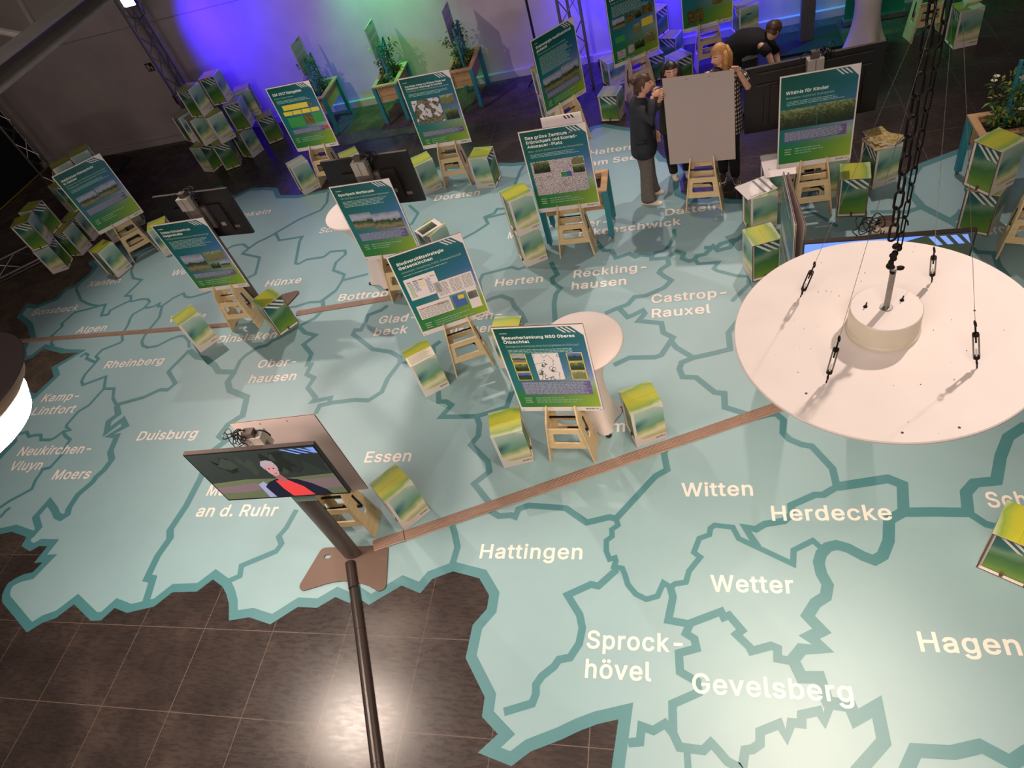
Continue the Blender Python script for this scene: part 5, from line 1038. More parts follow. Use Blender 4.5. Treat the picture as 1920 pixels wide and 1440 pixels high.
# ------------------------------------------------------------------ trusses, roof steel, column
def truss(label, p0, p1, side=.29, r=.024, seg=.36, rot=0.0, name='lighting_truss', n=3):
    p0, p1 = Vector(p0), Vector(p1); d = (p1 - p0).normalized(); u = Vector((1, 0, 0)) if abs(d.z) > .7 else Vector((0, 0, 1)); a = d.cross(u).normalized(); c = d.cross(a)
    R_ = side / (2 * sin(pi / n)); off = [(a * cos(rot + 2 * pi * k / n) + c * sin(rot + 2 * pi * k / n)) * R_ for k in range(n)]
    t = thing(name, label, 'truss', (0, 0, 0)); L = (p1 - p0).length
    for o in off: b = MB(); b.tube([p0 + o, p1 + o], r, M_ALU, 10); b.build('chord', t, smooth=False)
    b = MB(); m = int(L / seg)
    for k in range(n):
        o, q = off[k], off[(k + 1) % n]
        for s in range(m):
            z0, z1 = p0 + d * (L * s / m), p0 + d * (L * (s + 1) / m)
            b.tube([z0 + (o if s % 2 else q), z1 + (q if s % 2 else o)], r * .36, M_ALU, 6)
    b.build('lacing', t); return t
truss('upright truss in the dark left corner behind the Xanten poster', (-12.65, 11.0, .01), (-12.65, 11.0, 7), rot=.3)
truss('upright blue-lit truss behind the stool stack by the wall', (-9.25, 11.72, .01), (-9.25, 11.72, 7), rot=.5)
truss('upright truss at the right end of the grey wall behind the solar energy poster', (-1.72, 11.25, .01), (-1.72, 11.25, 7), rot=.2, side=.33)
truss('horizontal truss low on the floor at the left picture edge', (-12.3, 7.3, .22), (-10.95, 8.35, .22), rot=.0, side=.33)
t = thing('roof_truss', 'grey steel roof girder crossing the top left corner', 'girder', (0, 0, 0))
A, B = G((0, 158), 4.12), G((196, 0), 4.12); d = (B - A).normalized(); A -= d * 2.5; B += d * 3.0; pz = Vector((0, 0, 1)); side = Vector((-d.y, d.x, 0))
b = MB(); b.bar(A + pz * .12, B + pz * .12, .24, .02, M_BEAM); b.bar(A + pz * .0, B, .24, .02, M_BEAM); b.bar(A + pz * .06, B + pz * .06, .02, .10, M_BEAM); b.build('bottom_chord', t)
C0, C1 = A + side * .62 + pz * .32, B + side * .62 + pz * .32
b = MB(); b.tube([C0, C1], .03, M_BEAM, 10); b.build('top_chord', t)
L = (B - A).length; n = 9
for k in range(n + 1):
    q0 = A + d * (L * k / n); q1 = C0 + d * (L * k / n); b = MB(); b.tube([q0 + pz * .05, q1], .026, M_BEAM, 8); b.build('post', t)
    if k < n: b = MB(); b.tube([q0 + pz * .05, C0 + d * (L * (k + 1) / n)], .02, M_BEAM, 8); b.build('diagonal', t)
b = MB(); b.slab([rrect(-.10, -.06, .10, .06, .008)], lambda u, v, w: Vector((1.755 + u, 11.46 + v, w)), 7.0, M_STEEL)
struct(b.build('trim_1', weld=True))
b = MB(); b.box((1.75, 11.42, .02), (.95, .75, .03), mat('dark_plinth', '141215', 0.5)); tag(b.build('column_plinth'), 'dark low plinth at the foot of the steel column', 'plinth')

# flood light at the top of the left truss and small things by the wall
p = PY((240, 4), 11.2); t = thing('flood_light', 'bright white flood light at the top edge beside the blue-lit truss', 'light', p)
b = MB(); b.slab([rrect(-.13, -.08, .13, .08, .02)], lambda u, v, w: Vector((u, w, v)), .06, M_BLACK); b.build('lamp_housing', t, weld=True)
b = MB(); b.slab([rrect(-.115, -.065, .115, .065, .015)], lambda u, v, w: Vector((u, -.004 + w, v)), .003, mat('flood_light_glass', 'fff4e6', .3, 0, 0, 1, 0, 9.0)); b.build('lamp_glass', t, weld=True)
b = MB(); b.tube([(-.10, 0, -.06), (-.06, -.05, -.2), (.08, -.06, -.26), (.2, -.03, -.2), (.22, 0, -.06)], .012, M_BLACK, 6); b.build('cable', t)
p = PY((281, 126), WY - .012); t = thing('exit_sign', 'small dark escape sign on the grey wall left of the blue truss', 'sign', p)
b = MB(); b.box((0, 0, 0), (.15, .012, .15), mat('sign_dark_red', '3a1c18', 0.5)); b.build('plate', t)
b = MB(); b.face([(x, -.008, z) for x, z in ((-.055, .055), (.0, .055), (.0, .012), (.055, .012), (.055, -.055), (.018, -.055), (.018, -.012), (-.018, -.012), (-.018, -.055), (-.055, -.055))], mat('sign_pale', 'a8988c', 0.5)); b.build('symbol', t)
p = PY((1322, 58), WY - .05)
for k, dx in enumerate((0, .11)):
    t = thing('wall_socket', ['left', 'right'][k] + ' one of two white wall sockets at the foot of the blue wall', 'socket', (p.x + dx, WY - .085, .30)); b = MB(); b.box((0, 0, 0), (.085, .03, .085), M_CARD); b.build('plate', t)
    b = MB(); b.tube([(-.0, -.016, 0), (0, -.0175, 0)], .028, M_GREYT, 14); b.build('socket_hole', t)
p = PY((341, 212), 11.85); t = thing('fire_extinguisher', 'small red fire extinguisher with black hose on the wall beside the stool stack', 'extinguisher', (p.x, 12.122, p.z - .25))
b = MB(); b.lathe([(.001, 0), (.07, .01), (.075, .05), (.075, .38), (.05, .45), (.025, .48), (.025, .50)], mat('extinguisher_red', '7a1c18', 0.35), 18); b.build('cylinder', t, smooth=True)
b = MB(); b.tube([(0, 0, .50), (-.08, -.03, .56), (-.16, -.03, .50), (-.17, -.02, .36), (-.10, -.02, .24)], .014, M_BLACK, 7); b.build('hose', t)
t = thing('floor_ramp', 'dark perforated ramp on the floor in front of the grey wall at left', 'ramp', (-11.95, 11.6, 0), -.05)
b = MB(); b.slab([[(-.78, .42), (.0, .40), (.62, .18), (.70, -.40), (-.10, -.10)]], lambda u, v, w: Vector((u, v, w)), .05, mat('ramp_dark', '2c2524', 0.7, 0, .2, 20)); b.build('ramp_plate', t, weld=True)
b = MB()
for k in range(14):
    for q in range(2): x = .66 - .74 * k / 14; y = -.36 + .26 * k / 14 + .05 * q; b.box((x, y, .051), (.022, .018, .003), M_STEEL)
b.build('perforated_edge', t)
b = MB(); a0, a1 = Vector((-13.75, 8.1, .02)), Vector((-13.6, 11.9, .02)); b.bar(G((-10, 402), .02), G((97, 305), .02), .05, .004, mat('yellow_tape', 'c2a62a', 0.5)); tag(b.build('floor_tape'), 'yellow tape line on the dark floor at the left edge', 'tape')
# blue wash lamps standing by the stage
for k, px in enumerate(((1135, 78), (1166, 150))):
    q = G((1136, 84)) if k == 0 else Vector((-8.9, 11.95, 0))
    t = thing('wash_light', ['small blue LED wash light left of the landscape poster', 'small blue LED wash light hidden behind the stool stack'][k], 'light', (q.x, min(q.y, 11.95), 0)); b = MB(); b.box((0, 0, .05), (.16, .10, .08), M_BLACK); b.build('lamp_body', t)
    b = MB(); b.tube([(0, .052, .06), (0, .056, .06)], .035, mat('led_blue', '2a1cff', .3, 0, 0, 1, 0, 4.0), 14); b.build('lens', t)
# roll-up banner behind the top right table
t = thing('roll_up_banner', 'green roll-up banner behind the white table at top right', 'banner', (2.74, 11.75, .012), .0)
b = MB(); b.box((0, 0, .04), (.86, .16, .07), M_STEEL); b.build('base_case', t)
b = MB(); b.box((0, 0, 1.05), (.82, .004, 1.95), mat('banner_green', '0f7a5a', 0.5)); b.build('banner_sheet', t)
# microphone style stand left of the solar poster
q = G((1014, 53), 1.0)
t = thing('speaker_stand', 'thin black stand pole by the wall left of the solar energy poster', 'stand', (-2.36, 11.35, .012))
b = MB(); b.tube([(0, 0, .02), (0, 0, 2.35)], .02, M_BLACK, 10); b.build('pole', t); b = MB(); b.box((0, 0, 2.45), (.12, .12, .22), M_BLACK); b.build('head', t)
for k in range(3): b = MB(); a = 2 * pi * k / 3 + .4; b.tube([(0, 0, .45), (.42 * cos(a), .42 * sin(a), .012)], .012, M_BLACK, 8); b.build('leg', t)

# ------------------------------------------------------------------ hanging discs
def pendant(label, c, R, z):
    r = thing('hanging_disc_lamp', label, 'lamp', (c[0], c[1], z))
    b = MB(); b.lathe([(.001, 0), (R - .004, 0), (R, -.004), (R, -.010), (R - .004, -.013), (.001, -.013)], M_DISC, 128); b.build('disc', r, weld=True)
    rr = random.Random(5); b = MB()
    for k in range(46):
        a = rr.uniform(0, 2 * pi); q = R * rr.uniform(.3, .97) ; s = rr.choice([.0012, .0018, .0025]) if k > 3 else .005
        b.lathe([(.0001, .0008 + s * .4), (s, .0004)], mat('dust_speck', '5a463c', 0.9), 6, c=(q * cos(a), q * sin(a), 0))
    b.build('dust_specks', r); return r
LC = Vector((.643, 2.035)); LZ = 3.2
L1 = pendant('large white suspended disc with cream drum, chain and turnbuckles at right', LC, .537, LZ)
b = MB(); b.lathe([(.001, .1122), (.119, .1122), (.1195, .1115)], M_DISC, 72); b.lathe([(.1195, .1118), (.1225, .108), (.1225, .020), (.128, .016), (.128, .006), (.1225, .003), (.12, .001)], M_DRUM, 72); b.build('drum', L1, weld=True)
b = MB(); b.tube([(.0, .0, .112), (.0, .0, .30)], .0105, M_STEEL, 12); b.lathe([(.022, .112), (.022, .116), (.0105, .116)], M_STEEL, 16); b.build('rod', L1)
for x, y in ((-.068, .012), (.058, .030)):
    b = MB(); b.tube([(x, y, .112), (x + .003, y, .135)], [.004, .002], M_IRON, 8); b.tube([(x, y, .1125), (x, y, .1145)], .008, M_IRON, 8); b.build('bolt', L1)
b = MB()
rr = random.Random(9)
for k in range(9): b.sphere((rr.uniform(-.010, .006) - .006 * sin(k * .5), rr.uniform(-.006, .006), .285 + k * .014), (rr.uniform(.009, .015), rr.uniform(.009, .014), rr.uniform(.009, .016)), M_IRON, 10, 6)
b.sphere((.022, .006, .292), (.015, .01, .009), M_IRON, 8, 6); b.build('shackle', L1)
APEX = Vector((0.0, 0.0, 1.35))
def ring(b, c, r, t, d, m):
    d = d.normalized(); ref = Vector((0, 0, 1)) if abs(d.z) < .9 else Vector((1, 0, 0)); x = d.cross(ref).normalized(); b.tube([c + d * r + (d * cos(a) + x * sin(a)) * r for a in [2 * pi * k / 14 for k in range(14)]], t, m, 6, closed=True)
for k, (ax, ay, h0) in enumerate(((.381, 2.254, 0), (.41, 1.781, 0), (.864, 2.271, 0), (.9, 1.809, 0))):
    p0 = Vector((ax - LC.x, ay - LC.y, .001)); d = (APEX - p0).normalized(); sx_ = d.cross(Vector((0, 1, 0))).normalized()
    b = MB(); b.tube([p0, p0 + d * .032], .0025, M_IRON, 8); b.tube([p0 + d * .030, p0 + d * .052], .0028, M_IRON, 8); ring(b, p0 + d * .018, .007, .0022, d, M_IRON)
    e0, e1 = .050, .150
    for s in (-1, 1): b.tube([p0 + d * e0 + sx_ * .0085 * s, p0 + d * e1 + sx_ * .0085 * s], .0030, M_STEEL if k else M_IRON, 8)
    for e in (e0, e1): b.tube([p0 + d * (e - .005), p0 + d * (e + .005)], .0105, M_IRON, 10)
    b.tube([p0 + d * .055, p0 + d * .088], .0032, M_CARD, 8); b.tube([p0 + d * .115, p0 + d * .19], .0030, M_IRON, 8); ring(b, p0 + d * .186, .010, .0026, d, M_IRON)
    b.build('turnbuckle', L1); b = MB(); b.tube([p0 + d * .205, APEX], .0008, M_STEEL, 5); b.build('suspension_wire', L1)
# chain
ch = thing('hanging_chain', 'black iron chain hanging above the white disc', 'chain', (LC.x, LC.y, LZ))
def link_mesh(s=1.0):
    b = MB(); a, h, t = .0135 * s, .021 * s, .0042 * s
    P = [Vector((a * cos(q), 0, h + a * sin(q))) for q in [pi * k / 6 for k in range(7)]] + [Vector((a * cos(q), 0, -h + a * sin(q))) for q in [pi + pi * k / 6 for k in range(7)]]
    b.tube(P, t, M_IRON, 8, closed=True); return b
lk = link_mesh().build('link', ch, smooth=True); first = True
def run(fn, n, step, sc):
    global first
    for k in range(n):
        p = fn(k * step); q = fn(k * step + .01); d = (q - p).normalized(); o = lk if first else lk.copy()
        if not first: COL.objects.link(o); o.parent = ch
        first = False; o.location = p; o.scale = (sc, sc, 1.0); o.rotation_mode = 'QUATERNION'; o.rotation_quaternion = d.to_track_quat('Z', 'X') @ Matrix.Rotation((k % 2) * pi / 2 + .3, 3, 'Z').to_quaternion()
run(lambda s: Vector((.004 + .004 * s, .002, .42 + s)), 24, .062, .62)
run(lambda s: Vector((-.024 - .006 * sin(s * 2.2), -.004, .46 + s)), 16, .064, 1.0)

# second lamp, cut by the left picture edge, lack of light on top painted in as dark
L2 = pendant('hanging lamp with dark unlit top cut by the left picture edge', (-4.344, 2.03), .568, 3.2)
ob = [o for o in L2.children if o.name.startswith('disc')][0]; ob.data.materials.clear(); ob.data.materials.append(mat('lamp_top_unlit', '3a302d', 0.7))
M_GLOBE = mat('lamp_globe_glow', 'ffe9d8', 0.5, 0, 0, 1, 0, 62.0)
b = MB(); b.lathe([(.515, -.014), (.52, -.05), (.50, -.10), (.44, -.15), (.36, -.16)], mat('lamp_shade_tan', 'b89a80', 0.6), 72); b.build('shade_ring', L2, smooth=True)
b = MB(); b.lathe([(.40, -.16), (.42, -.22), (.37, -.32), (.22, -.39), (.001, -.41)], M_GLOBE, 64); b.build('globe', L2, smooth=True)
b = MB(); b.lathe([(.44, -.014), (.46, -.04), (.40, -.08), (.2, -.10), (.001, -.105)], mat('lamp_globe_warm', 'ffe2c8', 0.5, 0, 0, 1, 0, 56.0), 64); b.build('globe', L1, smooth=True)
b = MB(); b.tube([(0, 0, 0), (0, 0, 2.5)], .012, M_IRON, 8); b.build('rod', L2)
# ------------------------------------------------------------------ sheets and brochures lying on stools
def sheet(name, label, cat, c, w, d, rz, m=M_WHITE, group=None, th=.004, print_=None):
    b = MB(); b.box((0, 0, th / 2), (w, d, th), m)
    if print_: print_(b, th + .0006)
    o = tag(b.build(name), label, cat, group); o.location = c; o.rotation_euler = (0, 0, rz); return o
ZT = Z0 + BH + .0038
def pr_stripes(b, z):
    for x in (.02, .10): b.face([(x, -.14, z), (x + .03, -.14, z), (x + .03, .14, z), (x, .14, z)], M_GREYT)
    b.text('für ein grünes', lambda u, v: Vector((-.14 + u, -.135 + v, z)), .02, M_INK, width=.2)
sheet('information_sheet', 'white sheet with grey stripes and handwriting on the stool left of the Wildnis easel', 'sheet', (.635, 7.02, ZT), .36, .30, .42, print_=pr_stripes)
sheet('information_sheet', 'large blank white sheet jutting out below the left corner of the Wildnis poster', 'sheet', (.95, 7.42, ZT), .42, .46, .03, print_=lambda b, z: b.text('A', lambda u, v: Vector((-.16 + u, -.08 + v, z)), .03, M_GREYT))
def pr_photo(b, z):
    b.quad((-.13, -.07, z), (.10, -.07, z), (.10, .08, z), (-.13, .08, z), PH['forest'])
sheet('information_sheet', 'white sheet with a dark photo on the stool behind the Mottbruch poster', 'sheet', (-3.36, 7.09, ZT), .32, .22, .78, print_=pr_photo)
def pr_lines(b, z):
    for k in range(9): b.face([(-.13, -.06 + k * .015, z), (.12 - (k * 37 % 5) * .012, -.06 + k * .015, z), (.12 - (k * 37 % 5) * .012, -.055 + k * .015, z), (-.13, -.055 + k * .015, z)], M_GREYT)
sheet('information_sheet', 'pale sheet added over the bright front half of the stool left of the Gelsenkirchen easel', 'sheet', (-2.915, 4.765, ZT), .30, .155, .57, mat('lid_bright_half', 'efe6cf', 0.45), print_=pr_lines)  # added sheet stands in for the bright, reflecting front half of the lid
mb_ = mat('brochure_cover', 'a8925a', 0.35, 0, .55, 22)
for k, (dx, dy, rz) in enumerate(((-.04, .0, .30), (.02, .03, .55), (-.02, -.04, .12), (.05, .0, .75), (.0, .02, .42), (.03, -.02, .95), (-.03, .04, .25))):
    def cov(b, z): b.face([(-.103, -.146, z), (.103, -.146, z), (.103, .146, z), (-.103, .146, z)], mb_)
    sheet('brochure', 'glossy brochure, %s in the pile on the stool right of the Wildnis poster' % ['lowest', 'second from bottom', 'third from bottom', 'middle one', 'third from top', 'second from top', 'topmost'][k] if k != 3 else 'glossy brochure, middle one in the pile on the stool right of the Wildnis poster', 'brochure', (2.02 + dx, 7.60 + dy, ZT + .0092 * k), .21, .297, rz, M_CARD, 'brochures on the stool right of the Wildnis poster', .008, cov)
sheet('note_card', 'pale card at the front edge of the stool in the top right corner', 'card', (3.70, 10.47, ZT), .16, .11, .35)
sheet('paper_pile', 'white paper pad at the back of the stool in the top right corner', 'pad', (3.70, 10.66, ZT), .20, .09, .1, th=.03)
for k in range(3):
    b = MB(); b.tube([(0, 0, 0), (.12, .035, 0)], .007, M_CARD, 8); o = tag(b.build('felt_pen'), '%s white felt pen on the stool in the top right corner' % ['left', 'middle', 'right'][k], 'pen', 'felt pens on the stool in the top right corner'); o.location = (3.53 + .018 * k, 10.50, ZT + .007); o.rotation_euler = (0, 0, .75)

# ------------------------------------------------------------------ people
M_SKIN = mat('skin', 'd8a58c', 0.5); M_LIP = mat('lips', 'a8564e', 0.5); M_EYE = mat('eye_dark', '2a1c18', 0.3); M_EYEW = mat('eye_white', 'e8e0dc', 0.3)
M_HAIRB = mat('hair_brown', '4a3224', 0.5, 0, .35, 60); M_HAIRD = mat('hair_dark', '2a1c17', 0.45, 0, .3, 60); M_HAIRL = mat('hair_blonde', 'b5854e', 0.5, 0, .3, 60)
M_BLAZ = mat('blazer_navy', '262a33', 0.75, 0, .2, 14); M_TROU = mat('trousers_grey', '6b6460', 0.8, 0, .15, 30); M_DARKC = mat('clothes_black', '131216', 0.85, 0, .2, 12); M_SHOE = mat('shoe_white', 'ddd0c4', 0.55); M_SOLE = mat('shoe_sole', 'cfc4b8', 0.6); M_SNK = mat('sneaker_dark', '3c332c', 0.7); M_NAIL = mat('nail_red', '8a1c2a', 0.3)
def V3(*a): return Vector(a)
def skin_into(b, chains, m, off, sub=2):
    """joint chains [(point, radius), ...] grown into one continuous surface"""
    vs, rs, es, idx = [], [], [], {}
    for ch_ in chains:
        last = None
        for p, r in ch_:
            k = tuple(round(c, 4) for c in p)
            if k not in idx: idx[k] = len(vs); vs.append(Vector(p) - off); rs.append(r)
            if last is not None: es.append((last, idx[k]))
            last = idx[k]
    me = bpy.data.meshes.new('sk'); me.from_pydata(vs, es, []); o = bpy.data.objects.new('sk', me); COL.objects.link(o)
    o.modifiers.new('s', 'SKIN'); u = o.modifiers.new('u', 'SUBSURF'); u.levels = sub; u.render_levels = sub
    for k, r in enumerate(rs): d = me.skin_vertices[0].data[k]; d.radius = (r, r); d.use_root = (k == 0)
    bpy.context.view_layer.update(); dg = bpy.context.evaluated_depsgraph_get(); m2 = bpy.data.meshes.new_from_object(o.evaluated_get(dg))
    b.poly([v.co[:] for v in m2.vertices], [tuple(p.vertices) for p in m2.polygons], m)
    bpy.data.objects.remove(o); bpy.data.meshes.remove(me); bpy.data.meshes.remove(m2)
def loft(b, secs, m, n=20, cap=True):
    """secs: (centre, rx, ry, yaw) level ellipses"""
    i0 = len(b.v); k = b.mi(m)
    for c, rx, ry, yw in secs:
        for j in range(n):
            a = 2 * pi * j / n; x, y = rx * cos(a), ry * sin(a); b.v.append((c[0] + x * cos(yw) - y * sin(yw), c[1] + x * sin(yw) + y * cos(yw), c[2]))
    for q in range(len(secs) - 1):
        for j in range(n): b.f.append((i0 + q * n + j, i0 + q * n + (j + 1) % n, i0 + (q + 1) * n + (j + 1) % n, i0 + (q + 1) * n + j)); b.m.append(k); b.uv.append([(0, 0)] * 4)
    if cap:
        b.f.append(tuple(i0 + j for j in range(n - 1, -1, -1))); b.m.append(k); b.uv.append([(0, 0)] * n)
        b.f.append(tuple(i0 + (len(secs) - 1) * n + j for j in range(n))); b.m.append(k); b.uv.append([(0, 0)] * n)
def head_rot(yaw, pitch): return Matrix.Rotation(yaw, 3, 'Z') @ Matrix.Rotation(-pitch, 3, 'X')
def head(b, c, yaw, pitch=0.0, s=1.0):
    """face looks along local +y; half height .112"""
    R = head_rot(yaw, pitch); i0 = len(b.v); k = b.mi(M_SKIN); n, m_ = 28, 20
    for a in range(m_ + 1):
        t = pi * a / m_
        for j in range(n):
            f = 2 * pi * j / n; x, y, z = sin(t) * cos(f), sin(t) * sin(f), cos(t)
            X, Y, Z = .073 * x, .092 * y, .114 * z
            if z < 0: q = -z; X *= 1 - .30 * q; Y = Y * (1 - .12 * q) + (.012 * q if y > 0 else -.02 * q * y * 0)
            if y > .3:
                fr_ = (y - .3) / .7; g_ = math.exp(-(X / .012) ** 2)
                Y += .026 * g_ * math.exp(-((Z + .022) / .022) ** 2) * fr_ + .012 * g_ * math.exp(-((Z + .0) / .03) ** 2) * fr_
                Y -= .010 * fr_ * math.exp(-((abs(X) - .030) / .014) ** 2 - ((Z - .008) / .012) ** 2)
                Y += .007 * fr_ * math.exp(-(X / .024) ** 2 - ((Z + .062) / .010) ** 2) + .008 * fr_ * math.exp(-(X / .025) ** 2 - ((Z + .098) / .016) ** 2)
            b.v.append(tuple(c + R @ (Vector((X, Y, Z)) * s)))
    for a in range(m_):
        for j in range(n): b.f.append((i0 + a * n + j, i0 + (a + 1) * n + j, i0 + (a + 1) * n + (j + 1) % n, i0 + a * n + (j + 1) % n)); b.m.append(k); b.uv.append([(0, 0)] * 4)
    def at(x, y, z): return c + R @ (Vector((x, y, z)) * s)
    for q in (-1, 1):
        b.sphere(at(q * .030, .074, .006), .011 * s, M_EYEW, 10, 6); b.sphere(at(q * .030, .081, .006), .0062 * s, M_EYE, 8, 5)
        b.tube([at(q * .015, .090, .027), at(q * .032, .086, .031), at(q * .048, .074, .026)], .0034 * s, M_HAIRD, 5)
        b.sphere(at(q * .073, -.004, -.005), (.010 * s, .018 * s, .028 * s), M_SKIN, 8, 6)
    b.tube([at(-.022, .086, -.060), at(0, .094, -.057), at(.022, .086, -.060)], .0042 * s, M_LIP, 6); b.tube([at(-.018, .086, -.067), at(0, .092, -.068), at(.018, .086, -.067)], .0045 * s, M_LIP, 6)
def hair_cap(b, c, yaw, pitch, m, s=1.0, front=.40, low=-.05):
    R = head_rot(yaw, pitch); i0 = len(b.v); k = b.mi(m); n, q_ = 28, 14
    for a in range(q_ + 1):
        for j in range(n):
            f = 2 * pi * j / n; fy = sin(f); lim = (1.15 if fy > .25 else 2.05 - (0.4 if fy > -.2 else 0)) ; t = lim * a / q_
            x, y, z = sin(t) * cos(f), sin(t) * fy, cos(t); b.v.append(tuple(c + R @ (Vector((.083 * x, .101 * y - .004, .126 * z)) * s)))
    for a in range(q_):
        for j in range(n): b.f.append((i0 + a * n + j, i0 + (a + 1) * n + j, i0 + (a + 1) * n + (j + 1) % n, i0 + a * n + (j + 1) % n)); b.m.append(k); b.uv.append([(0, 0)] * 4)
def hand(b, wrist, d, palm, curl=.5, thumb=1, nails=None, L=.165):
    """five separate fingers; d points from wrist to knuckles, palm = palm normal"""
    d = d.normalized(); palm = (palm - d * palm.dot(d)).normalized(); s = d.cross(palm).normalized() * thumb
    i0 = len(b.v); pl = L * .52
    P = []
    for t, w_, h_ in ((0, .021, .013), (.3, .030, .014), (.75, .038, .0135), (1.0, .037, .011)): P.append((wrist + d * pl * t, w_, h_))
    k = b.mi(M_SKIN); n = 12
    for c, w_, h_ in P:
        for j in range(n): a = 2 * pi * j / n; b.v.append(tuple(c + s * w_ * cos(a) + palm * h_ * sin(a)))
    for q in range(3):
        for j in range(n): b.f.append((i0 + q * n + j, i0 + q * n + (j + 1) % n, i0 + (q + 1) * n + (j + 1) % n, i0 + (q + 1) * n + j)); b.m.append(k); b.uv.append([(0, 0)] * 4)
    b.f.append(tuple(i0 + 3 * n + j for j in range(n))); b.m.append(k); b.uv.append([(0, 0)] * n)
    for q, (off, fl) in enumerate(((.028, .44), (.010, .50), (-.009, .46), (-.027, .36))):
        p = wrist + d * pl * .97 + s * off; dd = d.copy(); pts = [p]
        for g_ in range(3):
            a = curl * (.55 + .35 * g_) ; dd = (Matrix.Rotation(0, 3, 'X') @ dd) * cos(a * .8) + palm * sin(a * .8); dd.normalize(); p = p + dd * L * fl * (.42, .33, .25)[g_]; pts.append(p)
        b.tube(pts, [.0088, .0085, .0078, .0062], M_SKIN, 8)
        if nails: b.sphere(pts[-1] - palm * .003, .0066, nails, 6, 4)
    p = wrist + d * pl * .28 + s * .026; pts = [p, p + (s * .8 + d * .5 + palm * .25).normalized() * .032, p + (s * .6 + d * .85 + palm * .35).normalized() * .062, p + (s * .35 + d * 1.0 + palm * .6).normalized() * .085]
    b.tube(pts, [.0115, .0105, .0095, .007], M_SKIN, 8)
def shoe(b, heel, toe, m, sole, z=0.0, h=.075):
    d = (toe - heel); L = d.length; d.normalize(); yw = math.atan2(d.y, d.x)
    def E(t, w_, zc): return (heel + d * L * t + Vector((0, 0, zc - heel.z + z)), w_)
    i0 = len(b.v); k = b.mi(m); n = 14; prof = [(0.0, .018, .05), (.08, .034, h), (.35, .037, h * 1.0), (.6, .043, .055), (.85, .040, .042), (.97, .026, .030), (1.0, .010, .022)]
    for t, w_, hh in prof:
        c = heel + d * L * t; s = Vector((-d.y, d.x, 0))
        for j in range(n): a = 2 * pi * j / n; b.v.append(tuple(Vector((c.x, c.y, z)) + s * w_ * cos(a) + Vector((0, 0, max(.012, .018 + (hh - .018) * max(0, sin(a)) if sin(a) > 0 else .012)))))
    for q in range(len(prof) - 1):
        for j in range(n): b.f.append((i0 + q * n + j, i0 + q * n + (j + 1) % n, i0 + (q + 1) * n + (j + 1) % n, i0 + (q + 1) * n + j)); b.m.append(k); b.uv.append([(0, 0)] * 4)
    P = []; s = Vector((-d.y, d.x, 0))
    up_ = [(t, w_) for t, w_, _ in prof]; P = [heel + d * L * t + s * (w_ + .003) for t, w_ in up_] + [heel + d * L * t - s * (w_ + .003) for t, w_ in reversed(up_)]
    b.slab([[(p.x, p.y) for p in P]], lambda u, v, w: Vector((u, v, z + w)), .018, sole)
def mk(name, fn, parent, smooth=True):
    b = MB(); fn(b); o = b.build(name, parent, smooth=smooth); return o

